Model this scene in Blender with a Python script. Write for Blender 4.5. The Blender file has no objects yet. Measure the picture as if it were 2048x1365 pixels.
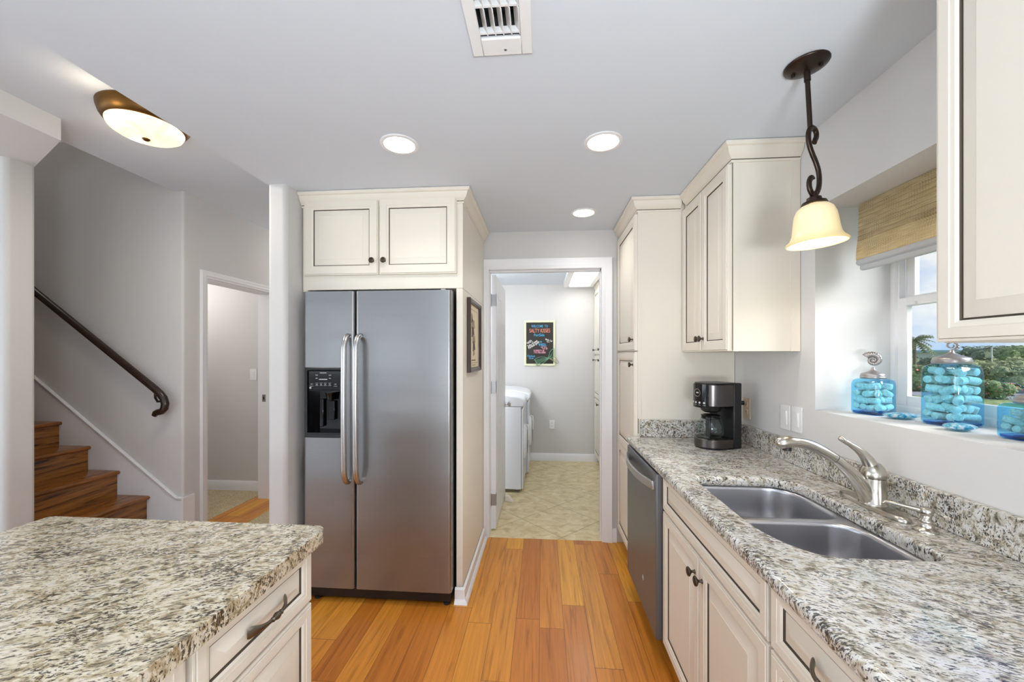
import bpy, bmesh, math, random
from mathutils import Vector, Matrix, noise
random.seed(7)
SC = bpy.context.scene
COL = SC.collection
PI = math.pi
R = math.radians

# ------------------------------------------------------------------ camera, world, lights, exposure
cam_d = bpy.data.cameras.new('camera')
cam_d.sensor_width = 36.0
cam_d.lens = 780.0 / 2048.0 * 36.0
cam_d.shift_y = (712 - 682.5) / 2048.0
cam_d.clip_start = 0.02
cam_d.clip_end = 2000
cam = bpy.data.objects.new('camera', cam_d)
COL.objects.link(cam)
cam.location = (0, 0, 1.40)
cam.rotation_euler = (R(90), 0, math.atan(61 / 780.0))
SC.camera = cam

SC.view_settings.view_transform = 'Standard'
SC.view_settings.look = 'None'
SC.view_settings.gamma = 1
SC.view_settings.use_curve_mapping = False
SC.view_settings.exposure = 0.93

world = bpy.data.worlds.new('sky')
SC.world = world
world.use_nodes = True
wn = world.node_tree
wn.nodes.clear()
def wnode(t, **k):
    n = wn.nodes.new(t)
    for a, b in k.items():
        setattr(n, a, b)
    return n
w_out = wnode('ShaderNodeOutputWorld')
w_bg = wnode('ShaderNodeBackground')
w_tc = wnode('ShaderNodeTexCoord')
w_sep = wnode('ShaderNodeSeparateXYZ')
wn.links.new(w_tc.outputs['Generated'], w_sep.inputs[0])
w_grad = wnode('ShaderNodeValToRGB')
w_grad.color_ramp.elements[0].position = 0.0
w_grad.color_ramp.elements[0].color = (0.50, 0.72, 1.0, 1)
w_grad.color_ramp.elements[1].position = 0.40
w_grad.color_ramp.elements[1].color = (0.10, 0.26, 0.78, 1)
wn.links.new(w_sep.outputs[2], w_grad.inputs[0])
w_map = wnode('ShaderNodeMapping')
w_map.inputs['Scale'].default_value = (1.0, 1.0, 2.6)
w_map.inputs['Location'].default_value = (0.35, 0.1, 0.12)
wn.links.new(w_tc.outputs['Generated'], w_map.inputs[0])
w_n = wnode('ShaderNodeTexNoise')
w_n.inputs['Scale'].default_value = 3.4
w_n.inputs['Detail'].default_value = 7
wn.links.new(w_map.outputs[0], w_n.inputs['Vector'])
w_cr = wnode('ShaderNodeValToRGB')
w_cr.color_ramp.elements[0].position = 0.46
w_cr.color_ramp.elements[0].color = (0, 0, 0, 1)
w_cr.color_ramp.elements[1].position = 0.60
w_cr.color_ramp.elements[1].color = (1, 1, 1, 1)
wn.links.new(w_n.outputs[0], w_cr.inputs[0])
w_mix = wnode('ShaderNodeMix', data_type='RGBA')
wn.links.new(w_cr.outputs[0], w_mix.inputs[0])
wn.links.new(w_grad.outputs[0], w_mix.inputs[6])
w_mix.inputs[7].default_value = (1.0, 1.0, 1.0, 1)
wn.links.new(w_mix.outputs[2], w_bg.inputs[0])
w_bg.inputs[1].default_value = 0.50
wn.links.new(w_bg.outputs[0], w_out.inputs[0])

def lamp(name, kind, loc, energy, color=(1, 1, 1), rot=(0, 0, 0), **k):
    d = bpy.data.lights.new(name, kind)
    d.energy = energy
    d.color = color
    for a, b in k.items():
        setattr(d, a, b)
    o = bpy.data.objects.new(name, d)
    o.location = loc
    o.rotation_euler = rot
    COL.objects.link(o)
    return o

_sd = Vector((-0.72, 0.42, -0.50)).to_track_quat('-Z', 'Y').to_euler()
lamp('hazy_sun', 'SUN', (30, -20, 30), 2.7, (1, 0.97, 0.92), _sd, angle=R(38))
# stand-in daylight: area lights added behind the camera, their windows unseen
lamp('stand_in_daylight_rear', 'AREA', (-0.25, -4.35, 1.15), 14, (0.90, 0.96, 1.0), (R(90), 0, 0), shape='RECTANGLE', size=2.3, size_y=2.1)
lamp('stand_in_daylight_band', 'AREA', (-3.9, -4.35, 1.50), 8, (0.95, 0.98, 1.0), (R(90), 0, 0), shape='RECTANGLE', size=3.0, size_y=0.95)
lamp('stand_in_daylight_left', 'AREA', (-6.35, -1.0, 1.55), 42, (0.90, 0.96, 1.0), (R(90), 0, R(-90)), shape='RECTANGLE', size=3.6, size_y=1.9)
lamp('hallway_far_fill', 'POINT', (-2.1, 4.0, 2.3), 4, (1, 0.93, 0.85), shadow_soft_size=0.15)  # fill point added at the unseen end of the hall
lamp('side_room_fill', 'POINT', (-3.7, 3.25, 2.1), 8, (1, 0.95, 0.9), shadow_soft_size=0.15)  # fill point added out of view to brighten the side room
# upward fill light added behind the camera to brighten the ceiling
lamp('ceiling_bounce_fill', 'AREA', (0.30, -1.05, 1.05), 31, (0.89, 0.95, 1.0), (R(163), 0, 0), shape='DISK', size=0.6)
lamp('laundry_fill', 'POINT', (-0.85, 3.6, 2.0), 21, (0.93, 0.97, 1.0), shadow_soft_size=0.2)  # extra fill added behind the wall to brighten the laundry
lamp('stairwell_fill', 'POINT', (-4.4, 2.3, 4.4), 10, (1, 0.95, 0.9), shadow_soft_size=0.2)  # fill added above the stairs, no fixture there

# ------------------------------------------------------------------ materials
def srgb(r, g, b):
    f = lambda v: (v / 255) / 12.92 if v / 255 <= 0.04045 else (((v / 255) + 0.055) / 1.055) ** 2.4
    return (f(r), f(g), f(b), 1)

class Mat:
    def __init__(s, name):
        s.m = bpy.data.materials.new(name)
        s.m.use_nodes = True
        s.t = s.m.node_tree
        s.b = s.t.nodes['Principled BSDF']
        s.tc = None
    def n(s, t, ins=None, **k):
        n = s.t.nodes.new(t)
        for a, b in k.items():
            setattr(n, a, b)
        for a, b in (ins or {}).items():
            if isinstance(b, bpy.types.NodeSocket):
                s.t.links.new(b, n.inputs[a])
            else:
                n.inputs[a].default_value = b
        return n
    def coords(s, scale=(1, 1, 1), rot=(0, 0, 0), loc=(0, 0, 0)):
        if s.tc is None:
            s.tc = s.n('ShaderNodeTexCoord')
        return s.n('ShaderNodeMapping', {'Vector': s.tc.outputs['Object'], 'Scale': scale, 'Rotation': rot, 'Location': loc}).outputs[0]
    def ramp(s, fac, stops):
        n = s.n('ShaderNodeValToRGB', {0: fac})
        e = n.color_ramp.elements
        while len(e) < len(stops):
            e.new(0.5)
        for i, (p, c) in enumerate(stops):
            e[i].position = p
            e[i].color = c if len(c) == 4 else (*c, 1)
        return n.outputs[0]
    def noise(s, vec, scale, detail=3, rough=0.5, dist=0.0, out=0):
        return s.n('ShaderNodeTexNoise', {'Vector': vec, 'Scale': scale, 'Detail': detail, 'Roughness': rough, 'Distortion': dist}).outputs[out]
    def math(s, op, a, b=0.0, c=0.0):
        return s.n('ShaderNodeMath', {0: a, 1: b, 2: c}, operation=op).outputs[0]
    def mix(s, fac, a, b, mode='MIX'):
        n = s.n('ShaderNodeMix', data_type='RGBA', blend_type=mode)
        for i, v in ((0, fac), (6, a), (7, b)):
            if isinstance(v, bpy.types.NodeSocket):
                s.t.links.new(v, n.inputs[i])
            else:
                n.inputs[i].default_value = v
        return n.outputs[2]
    def set(s, **k):
        names = dict(color='Base Color', rough='Roughness', metal='Metallic', normal='Normal', emit='Emission Color',
                     estr='Emission Strength', coat='Coat Weight', crough='Coat Roughness', spec='Specular IOR Level',
                     trans='Transmission Weight', aniso='Anisotropic', sss='Subsurface Weight')
        for a, v in k.items():
            i = s.b.inputs[names[a]]
            if isinstance(v, bpy.types.NodeSocket):
                s.t.links.new(v, i)
            else:
                i.default_value = v
        return s
    def bump(s, h, strength=0.2, dist=0.01):
        n = s.n('ShaderNodeBump', {'Height': h, 'Strength': strength, 'Distance': dist})
        s.t.links.new(n.outputs[0], s.b.inputs['Normal'])
        return s

def simple(name, color, rough=0.5, metal=0.0, **k):
    return Mat(name).set(color=color, rough=rough, metal=metal, **k).m

def paint(name, color, rough=0.6, amp=0.03, bump=0.03):
    m = Mat(name)
    v = m.coords()
    n = m.noise(v, 1.7, 2)
    c2 = tuple(x * (1 - amp) for x in color[:3]) + (1,)
    m.set(color=m.mix(n, color, c2), rough=rough)
    if bump:
        m.bump(m.noise(v, 260, 2), bump, 0.002)
    return m.m

M = {}
M['wall'] = paint('greige_wall_paint', srgb(212, 210, 208), 0.65)
M['wall_white'] = paint('pale_wall_paint', srgb(222, 221, 220), 0.65)
M['ceiling'] = paint('ceiling_paint', srgb(220, 227, 236), 0.8)
M['trim'] = simple('white_trim_paint', srgb(236, 236, 238), 0.35)
M['cream'] = paint('cream_cabinet_paint', srgb(234, 226, 212), 0.45, 0.02, 0)
M['glaze'] = simple('umber_glaze', srgb(96, 84, 72), 0.6)
M['dark_brown'] = simple('dark_cabinet_interior', srgb(46, 40, 34), 0.8)  # one even dark brown, used on the stair carriage
M['black'] = simple('black_plastic', srgb(22, 22, 24), 0.35)
M['black_gloss'] = simple('black_gloss_plastic', srgb(10, 10, 12), 0.08)
M['grey_mark'] = simple('pale_print', srgb(190, 195, 200), 0.5)
M['white_plastic'] = simple('white_plastic', srgb(240, 240, 240), 0.3)
M['white_enamel'] = simple('white_enamel', srgb(232, 236, 242), 0.2)
M['chrome'] = simple('chrome', srgb(205, 205, 208), 0.12, 1.0)
M['hinge'] = simple('satin_hinge_metal', srgb(170, 170, 172), 0.35, 1.0)
M['nickel'] = simple('brushed_nickel', srgb(196, 190, 180), 0.24, 1.0)
M['pewter'] = simple('antique_pewter', srgb(112, 104, 94), 0.34, 1.0)
M['knob'] = simple('dark_bronze_knob', srgb(82, 72, 62), 0.35, 0.9)
M['bronze'] = simple('oil_rubbed_bronze', srgb(62, 50, 44), 0.34, 0.85)
M['gold_bronze'] = simple('aged_gold_bronze', srgb(100, 70, 30), 0.4, 0.8)
M['rail_wood'] = simple('dark_walnut_rail', srgb(46, 29, 20), 0.25)
M['rubber'] = simple('dark_rubber', srgb(30, 30, 30), 0.8)
M['silver_lid'] = Mat('hammered_silver_lid').set(color=srgb(168, 164, 164), rough=0.35, metal=0.75).m

def m_steel(name, col, rough, sc=(1, 1, 90), amt=0.12, wavy=0.0, metal=1.0):
    m = Mat(name)
    v = m.coords(scale=sc)
    n = m.noise(v, 9, 3, 0.6)
    m.set(color=col, metal=metal, rough=m.math('MULTIPLY_ADD', n, amt, rough))
    if wavy: m.bump(m.noise(m.coords(scale=(0.5, 1, 3.2)), 1.5, 1, 0.4), wavy, 0.05)
    return m.m
M['steel'] = m_steel('brushed_stainless', srgb(152, 152, 153), 0.24, wavy=0.12, metal=0.88)
M['steel_dark'] = m_steel('slate_stainless', srgb(118, 120, 124), 0.30, metal=0.6)
M['steel_sink'] = simple('sink_stainless', srgb(206, 206, 210), 0.28, 1.0)
M['steel_handle'] = simple('handle_stainless', srgb(196, 195, 195), 0.3, 1.0)

def m_granite(name, ang, seed, light, tanamt, lo, mid):
    m = Mat(name)
    v0 = m.coords(rot=(0, 0, R(ang)), loc=(seed, seed * 0.7, 0))
    v = m.n('ShaderNodeMapping', {'Vector': v0, 'Scale': (1, 1.7, 1.2)}).outputs[0]
    warp = m.noise(v, 7, 2, out=1)
    vw = m.n('ShaderNodeVectorMath', {0: v, 1: warp}, operation='ADD')
    vw2 = m.n('ShaderNodeVectorMath', {0: warp, 'Scale': 0.09}, operation='SCALE').outputs[0]
    vv = m.n('ShaderNodeVectorMath', {0: v, 1: vw2}, operation='ADD').outputs[0]
    base = m.ramp(m.noise(vv, 36, 6, 0.64, 0.4), [(0.31, srgb(80, 74, 68)), (0.40, lo), (0.47, mid), (0.57, light), (0.72, srgb(196, 193, 188))])
    big = m.ramp(m.noise(vv, 7, 3, 0.5), [(0.50, (0, 0, 0)), (0.66, (0.5, 0.5, 0.5))])
    c = m.mix(big, base, light)
    tan = m.ramp(m.noise(vv, 44, 4, 0.6), [(0.54, (0, 0, 0)), (0.62, (tanamt, tanamt, tanamt))])
    c = m.mix(tan, c, srgb(158, 134, 98))
    vf = m.n('ShaderNodeMapping', {'Vector': v0, 'Scale': (1, 2.6, 1.4), 'Location': (3, 1, 0)}).outputs[0]
    vfw = m.n('ShaderNodeVectorMath', {0: vf, 1: vw2}, operation='ADD').outputs[0]
    fl = m.noise(vfw, 88, 5, 0.62, 0.5)
    dens = m.noise(vv, 9, 2, 0.5)
    f = m.math('MULTIPLY_ADD', dens, 0.30, fl)
    dark = m.ramp(f, [(0.677, (0, 0, 0)), (0.73, (0.9, 0.9, 0.9))])
    c = m.mix(dark, c, srgb(40, 36, 34))
    m.set(color=c, rough=0.1, spec=0.5, coat=0.25, crough=0.03)
    return m.m
M['granite_island'] = m_granite('granite_island', -24, 0.0, srgb(222, 213, 194), 0.6, srgb(146, 132, 106), srgb(198, 186, 158))
M['granite'] = m_granite('granite_counter', 24, 5.3, srgb(220, 219, 217), 0.36, srgb(152, 143, 128), srgb(202, 195, 182))

def m_planks(name, w=0.125, L=1.15):
    m = Mat(name)
    if m.tc is None:
        m.tc = m.n('ShaderNodeTexCoord')
    sep = m.n('ShaderNodeSeparateXYZ', {0: m.tc.outputs['Object']})
    x, y = sep.outputs[0], sep.outputs[1]
    xs = m.math('DIVIDE', m.math('ADD', x, 0.015), w)
    ix = m.math('FLOOR', xs)
    fx = m.math('FRACT', xs)
    r1 = m.n('ShaderNodeTexWhiteNoise', {'W': ix}, noise_dimensions='1D').outputs[0]
    ys = m.math('ADD', m.math('DIVIDE', y, L), m.math('MULTIPLY', r1, 7.3))
    iy = m.math('FLOOR', ys)
    fy = m.math('FRACT', ys)
    idv = m.n('ShaderNodeCombineXYZ', {0: ix, 1: iy, 2: 3.1}).outputs[0]
    wn2 = m.n('ShaderNodeTexWhiteNoise', {'Vector': idv}, noise_dimensions='3D')
    rnd = wn2.outputs[0]
    off = m.n('ShaderNodeVectorMath', {0: wn2.outputs[1], 1: (9.0, 9.0, 9.0)}, operation='MULTIPLY').outputs[0]
    base = m.ramp(rnd, [(0.0, srgb(182, 108, 34)), (0.3, srgb(200, 124, 42)), (0.6, srgb(210, 136, 48)), (0.85, srgb(216, 146, 52)), (1.0, srgb(232, 166, 48))])
    gv = m.n('ShaderNodeVectorMath', {0: m.tc.outputs['Object'], 1: off}, operation='ADD').outputs[0]
    gm = m.n('ShaderNodeMapping', {'Vector': gv, 'Scale': (30, 1.6, 1)}).outputs[0]
    g1 = m.noise(gm, 1.0, 5, 0.55, 1.4)
    g2m = m.n('ShaderNodeMapping', {'Vector': gv, 'Scale': (150, 5, 1)}).outputs[0]
    g2 = m.noise(g2m, 1.0, 3, 0.6, 0.2)
    dark = m.ramp(g1, [(0.34, (0.70, 0.62, 0.52)), (0.44, (0.92, 0.90, 0.86)), (0.6, (1.04, 1.04, 1.03))])
    c = m.mix(1.0, base, dark, 'MULTIPLY')
    c = m.mix(0.35, c, m.mix(1.0, c, m.ramp(g2, [(0.35, (0.72, 0.68, 0.62)), (0.6, (1.08, 1.07, 1.05))]), 'MULTIPLY'))
    ex = m.math('MINIMUM', fx, m.math('SUBTRACT', 1.0, fx))
    ey = m.math('MINIMUM', fy, m.math('SUBTRACT', 1.0, fy))
    gx = m.math('LESS_THAN', ex, 0.009)
    gy = m.math('LESS_THAN', ey, 0.0012)
    g = m.math('MAXIMUM', gx, gy)
    c = m.mix(m.math('MULTIPLY', g, 0.75), c, srgb(78, 40, 16))
    m.set(color=c, rough=m.math('MULTIPLY_ADD', g2, 0.12, 0.30), coat=0.12, crough=0.12)
    m.bump(m.math('SUBTRACT', 1.0, g), 0.25, 0.002)
    return m.m
M['planks'] = m_planks('cherry_orange_planks')

def m_tile():
    m = Mat('beige_stone_tile')
    v = m.coords(rot=(0, 0, R(45)), loc=(0.19, 0.06, 0))
    sep = m.n('ShaderNodeSeparateXYZ', {0: v})
    T = 0.46
    fx = m.math('FRACT', m.math('DIVIDE', sep.outputs[0], T))
    fy = m.math('FRACT', m.math('DIVIDE', sep.outputs[1], T))
    ex = m.math('MINIMUM', fx, m.math('SUBTRACT', 1.0, fx))
    ey = m.math('MINIMUM', fy, m.math('SUBTRACT', 1.0, fy))
    g = m.math('LESS_THAN', m.math('MINIMUM', ex, ey), 0.0055)
    n1 = m.noise(m.coords(scale=(1, 1.3, 1)), 11, 6, 0.62, 0.8)
    c = m.ramp(n1, [(0.32, srgb(202, 182, 138)), (0.46, srgb(220, 202, 158)), (0.58, srgb(230, 214, 174)), (0.7, srgb(240, 230, 200))])
    c = m.mix(m.math('MULTIPLY', g, 0.7), c, srgb(140, 118, 84))
    m.set(color=c, rough=0.42)
    return m.m
M['tile'] = m_tile()

def m_oak():
    m = Mat('dark_stained_oak')
    v = m.coords(scale=(1.3, 1.0, 13), rot=(0, R(7), 0))
    g = m.noise(v, 1.7, 4, 0.6, 1.2)
    c = m.ramp(g, [(0.36, srgb(52, 30, 12)), (0.45, srgb(126, 78, 30)), (0.6, srgb(158, 102, 40)), (0.70, srgb(112, 66, 24))])
    m.set(color=c, rough=0.25, coat=0.3, crough=0.1)
    return m.m
M['oak'] = m_oak()
def m_oak_top():
    m = Mat('stained_oak_tread')
    v = m.coords(scale=(13, 1.2, 1))
    g = m.noise(v, 2.2, 4, 0.6, 0.7)
    m.set(color=m.ramp(g, [(0.34, srgb(98, 56, 18)), (0.55, srgb(146, 88, 32)), (0.7, srgb(128, 74, 26))]), rough=0.22, coat=0.3, crough=0.1)
    return m.m
M['oak_top'] = m_oak_top()

def m_carpet():
    m = Mat('beige_carpet')
    n = m.noise(m.coords(), 90, 4, 0.7)
    m.set(color=m.ramp(n, [(0.35, srgb(160, 140, 104)), (0.6, srgb(214, 198, 164))]), rough=0.95)
    m.bump(n, 0.5, 0.01)
    return m.m
M['carpet'] = m_carpet()

def m_bamboo():
    m = Mat('woven_bamboo')
    v = m.coords()
    sep = m.n('ShaderNodeSeparateXYZ', {0: v})
    y, z = sep.outputs[1], sep.outputs[2]
    rz = m.math('FRACT', m.math('MULTIPLY', z, 1 / 0.0045))
    iz = m.math('FLOOR', m.math('MULTIPLY', z, 1 / 0.0045))
    jit = m.n('ShaderNodeTexWhiteNoise', {'W': iz}, noise_dimensions='1D').outputs[0]
    lng = m.noise(m.coords(scale=(1, 14, 420)), 1.0, 3, 0.6)
    c = m.ramp(lng, [(0.28, srgb(204, 180, 136)), (0.45, srgb(226, 208, 168)), (0.58, srgb(236, 222, 188)), (0.74, srgb(246, 236, 210))])
    yy = m.math('FRACT', m.math('MULTIPLY', m.math('ADD', y, m.math('MULTIPLY', jit, 0.004)), 1 / 0.010))
    gap = m.math('MULTIPLY', m.math('LESS_THAN', rz, 0.28), m.math('LESS_THAN', yy, 0.6))
    blotch = m.ramp(m.noise(m.coords(scale=(1, 2, 3)), 7, 2), [(0.42, (0.15, 0.15, 0.15)), (0.6, (1, 1, 1))])
    c = m.mix(m.math('MULTIPLY', gap, m.math('MULTIPLY', blotch, 0.75)), c, srgb(108, 76, 40))
    tr = m.n('ShaderNodeBsdfTranslucent', {'Color': c})
    m.set(color=c, rough=0.8)
    ms = m.n('ShaderNodeMixShader', {0: 0.5})
    m.t.links.new(m.b.outputs[0], ms.inputs[1])
    m.t.links.new(tr.outputs[0], ms.inputs[2])
    m.t.links.new(ms.outputs[0], m.t.nodes['Material Output'].inputs[0])
    m.bump(rz, 0.5, 0.002)
    return m.m
M['bamboo'] = m_bamboo()
M['blind_hem'] = paint('grey_white_hem_fabric', srgb(206, 208, 210), 0.9, 0.15, 0.2)

def m_glass(name, tint, gloss=0.0, rough=0.0, base=0.06):
    m = Mat(name)
    fr = m.n('ShaderNodeFresnel', {'IOR': 1.45})
    tr = m.n('ShaderNodeBsdfTransparent', {'Color': tint})
    gl = m.n('ShaderNodeBsdfGlossy', {'Roughness': rough, 'Color': (1, 1, 1, 1)})
    front = m.math('SUBTRACT', 1.0, m.n('ShaderNodeNewGeometry').outputs['Backfacing'])
    f = m.math('MULTIPLY', m.math('MULTIPLY_ADD', fr.outputs[0], 0.8, gloss), front)
    ms = m.n('ShaderNodeMixShader', {0: f, 1: tr.outputs[0], 2: gl.outputs[0]})
    m.t.links.new(ms.outputs[0], m.t.nodes['Material Output'].inputs[0])
    return m.m
M['window_glass'] = m_glass('window_glass', (0.97, 0.99, 1, 1), 0.0)
M['clear_glass'] = m_glass('clear_carafe_glass', (0.88, 0.92, 0.92, 1), 0.05)
M['blue_glass'] = m_glass('aqua_blue_glass', (0.46, 0.83, 1.0, 1), 0.04, 0.02)
M['blue_base'] = m_glass('deep_blue_glass', (0.03, 0.38, 0.72, 1), 0.02, 0.05)
def m_ornament():
    m = Mat('pressed_blue_glass')
    n = m.noise(m.coords(), 60, 3, 0.6, 0.8)
    m.set(color=m.ramp(n, [(0.4, srgb(40, 160, 205)), (0.5, srgb(150, 220, 240)), (0.6, srgb(235, 250, 255))]), rough=0.06, trans=0.45)
    m.bump(n, 0.5, 0.01)
    return m.m
M['ornament'] = m_ornament()
def m_cork(name, a, b):
    m = Mat(name)
    n = m.noise(m.coords(), 160, 4, 0.7)
    m.set(color=m.ramp(n, [(0.35, a), (0.6, b)]), rough=0.85)
    return m.m
M['cork'] = m_cork('wine_cork', srgb(222, 210, 196), srgb(250, 243, 232))
M['cork_pale'] = m_cork('pale_cork', srgb(215, 205, 190), srgb(246, 240, 228))

def m_glow(name, col, strength, base=None):
    m = Mat(name)
    m.set(color=base or col, rough=0.4, emit=col, estr=strength)
    return m.m
M['can_glow'] = m_glow('recessed_lamp_glow', (1, 0.97, 0.93, 1), 9.0)
M['fixture_glow'] = m_glow('laundry_light_diffuser', (1, 0.99, 0.96, 1), 1.5)
def m_alabaster(name, a, b, s):
    m = Mat(name)
    n = m.noise(m.coords(), 9, 4, 0.6, 1.0)
    c = m.ramp(n, [(0.35, a), (0.65, b)])
    m.set(color=c, rough=0.3, emit=c, estr=s)
    return m.m
M['alabaster'] = m_alabaster('alabaster_glass_lit', (1.0, 0.76, 0.46, 1), (1.0, 0.86, 0.64, 1), 0.55)
def m_amber():
    m = Mat('amber_cream_glass')
    sep = m.n('ShaderNodeSeparateXYZ', {0: m.coords()})
    n = m.noise(m.coords(), 16, 3, 0.6, 1.0)
    h = m.math('ADD', sep.outputs[2], m.math('MULTIPLY', n, 0.012))
    c = m.ramp(m.math('MULTIPLY_ADD', h, -4.6, -2.05), [(0.0, srgb(246, 224, 180)), (0.50, srgb(248, 226, 176)), (0.70, srgb(236, 204, 138)), (0.84, srgb(214, 172, 96)), (0.95, srgb(240, 214, 152)), (1.0, srgb(244, 222, 164))])
    m.set(color=c, rough=0.3, emit=c, estr=0.16)
    return m.m

# ------------------------------------------------------------------ mesh helpers
class MB:
    """collects faces; build() links them as ONE object"""
    def __init__(s):
        s.v = []; s.f = []; s.mi = []; s.mats = []
    def mat(s, m):
        if m not in s.mats:
            s.mats.append(m)
        return s.mats.index(m)
    def add(s, verts, faces, m=None, xf=None):
        b = len(s.v)
        k = s.mat(m)
        for p in verts:
            p = Vector(p)
            s.v.append(xf @ p if xf else p)
        for f in faces:
            s.f.append([b + i for i in f]); s.mi.append(k)
        return s
    def box(s, x0, x1, y0, y1, z0, z1, m=None, xf=None):
        V = [(x, y, z) for z in (z0, z1) for y in (y0, y1) for x in (x0, x1)]
        return s.add(V, [(0, 2, 3, 1), (4, 5, 7, 6), (0, 1, 5, 4), (2, 6, 7, 3), (0, 4, 6, 2), (1, 3, 7, 5)], m, xf)
    def prism(s, poly, z0, z1, m=None, xf=None):
        n = len(poly)
        V = [(x, y, z0) for x, y in poly] + [(x, y, z1) for x, y in poly]
        F = [list(range(n))[::-1], list(range(n, 2 * n))] + [(i, (i + 1) % n, n + (i + 1) % n, n + i) for i in range(n)]
        return s.add(V, F, m, xf)
    def lathe(s, prof, m=None, xf=None, seg=32, cap=True, arc=None):
        V = []; F = []
        n = len(prof)
        for k in range(seg):
            a = 2 * PI * k / seg
            for r, z in prof:
                V.append((r * math.cos(a), r * math.sin(a), z))
        for k in range(seg):
            k2 = (k + 1) % seg
            for i in range(n - 1):
                F.append((k * n + i, k2 * n + i, k2 * n + i + 1, k * n + i + 1))
        if cap:
            if prof[0][0] > 1e-5:
                F.append([k * n for k in range(seg)][::-1])
            if prof[-1][0] > 1e-5:
                F.append([k * n + n - 1 for k in range(seg)])
        return s.add(V, F, m, xf)
    def tube(s, pts, rad, m=None, seg=10, xf=None, flat=1.0, cap=True):
        pts = [Vector(p) for p in pts]
        n = len(pts)
        if not isinstance(rad, (list, tuple)):
            rad = [rad] * n
        V = []; F = []
        t0 = (pts[1] - pts[0]).normalized()
        up = Vector((0, 0, 1)) if abs(t0.z) < 0.9 else Vector((0, 1, 0))
        a = t0.cross(up).normalized()
        for i, p in enumerate(pts):
            t = (pts[min(i + 1, n - 1)] - pts[max(i - 1, 0)]).normalized()
            a = (a - t * a.dot(t)).normalized()
            b = t.cross(a)
            for k in range(seg):
                th = 2 * PI * k / seg
                V.append(p + a * math.cos(th) * rad[i] + b * math.sin(th) * rad[i] * flat)
        for i in range(n - 1):
            for k in range(seg):
                k2 = (k + 1) % seg
                F.append((i * seg + k, i * seg + k2, (i + 1) * seg + k2, (i + 1) * seg + k))
        if cap:
            F.append(list(range(seg))[::-1])
            F.append([(n - 1) * seg + k for k in range(seg)])
        return s.add(V, F, m, xf)
    def sweep(s, prof, path, basis=None, m=None, closed=False, mats=None):
        """prof: (out, height) pairs, path: 2D points; 'out' is to the LEFT of the path direction, mitred at corners"""
        O, U, W, N = basis or (Vector((0, 0, 0)), Vector((1, 0, 0)), Vector((0, 1, 0)), Vector((0, 0, 1)))
        P = [Vector(p) for p in path]
        n = len(P); k = len(prof)
        rows = []
        for i in range(n):
            if closed or 0 < i < n - 1:
                d0 = (P[i] - P[i - 1]).normalized(); d1 = (P[(i + 1) % n] - P[i]).normalized()
            elif i == 0:
                d0 = d1 = (P[1] - P[0]).normalized()
            else:
                d0 = d1 = (P[-1] - P[-2]).normalized()
            n0 = Vector((-d0.y, d0.x)); n1 = Vector((-d1.y, d1.x))
            mm = (n0 + n1)
            mm = mm / max(1e-6, mm.dot(n0))
            rows.append([O + U * (P[i].x + mm.x * o) + W * (P[i].y + mm.y * o) + N * h for o, h in prof])
        b = len(s.v)
        for r in rows:
            s.v += r
        for i in range(n if closed else n - 1):
            j = (i + 1) % n
            for q in range(k - 1):
                mm = mats[q] if mats else m
                s.f.append([b + i * k + q, b + j * k + q, b + j * k + q + 1, b + i * k + q + 1]); s.mi.append(s.mat(mm))
        if not closed:
            s.f.append([b + q for q in range(k)]); s.mi.append(s.mat(m))
            s.f.append([b + (n - 1) * k + q for q in range(k)][::-1]); s.mi.append(s.mat(m))
        return s
    def build(s, name, parent=None, bevel=0, seg=2, smooth=35, mat=None, local=False, label=None, cat=None, group=None, kind=None, subsurf=0):
        me = bpy.data.meshes.new(name)
        V = s.v
        if parent is not None and not local:
            inv = root_matrix(parent).inverted()
            V = [inv @ p for p in V]
        me.from_pydata([tuple(p) for p in V], [], s.f)
        for m in s.mats:
            me.materials.append(m if m is not None else mat)
        me.polygons.foreach_set('material_index', s.mi)
        bm = bmesh.new(); bm.from_mesh(me)
        bmesh.ops.recalc_face_normals(bm, faces=bm.faces)
        ang = R(smooth)
        for f in bm.faces:
            f.smooth = True
        for e in bm.edges:
            if len(e.link_faces) != 2 or e.calc_face_angle(0) > ang:
                e.smooth = False
        bm.to_mesh(me); bm.free()
        me.update()
        o = bpy.data.objects.new(name, me)
        COL.objects.link(o)
        if parent is not None:
            o.parent = parent
        if bevel:
            b = o.modifiers.new('soft_edges', 'BEVEL')
            b.width = bevel; b.segments = seg; b.limit_method = 'ANGLE'; b.angle_limit = R(40)
            b.harden_normals = False
        if subsurf:
            d = o.modifiers.new('round', 'SUBSURF'); d.levels = subsurf; d.render_levels = subsurf
        tag(o, label, cat, group, kind)
        return o

def root_matrix(o):
    while o.parent is not None:
        o = o.parent
    return o.matrix_basis

def tag(o, label=None, cat=None, group=None, kind=None):
    if label: o['label'] = label
    if cat: o['category'] = cat
    if group: o['group'] = group
    if kind: o['kind'] = kind
    return o

def thing(name, label, cat, loc=(0, 0, 0), rz=0.0, group=None, rot=None):
    o = bpy.data.objects.new(name, None)
    o.empty_display_size = 0.05
    COL.objects.link(o)
    o.location = loc
    o.rotation_euler = rot or (0, 0, rz)
    return tag(o, label, cat, group)

def copy_tree(o, parent=None):
    c = o.copy()
    COL.objects.link(c)
    c.parent = parent
    for ch in [x for x in bpy.data.objects if x.parent is o]:
        copy_tree(ch, c)
    return c

def struct(name, mb, m, **k):
    return mb.build(name, mat=m, kind='structure', **k)

def frame(o, U, V, N):
    """matrix whose x,y,z go along U,V,N, origin o"""
    return Matrix(((U[0], V[0], N[0], o[0]), (U[1], V[1], N[1], o[1]), (U[2], V[2], N[2], o[2]), (0, 0, 0, 1)))

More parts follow.
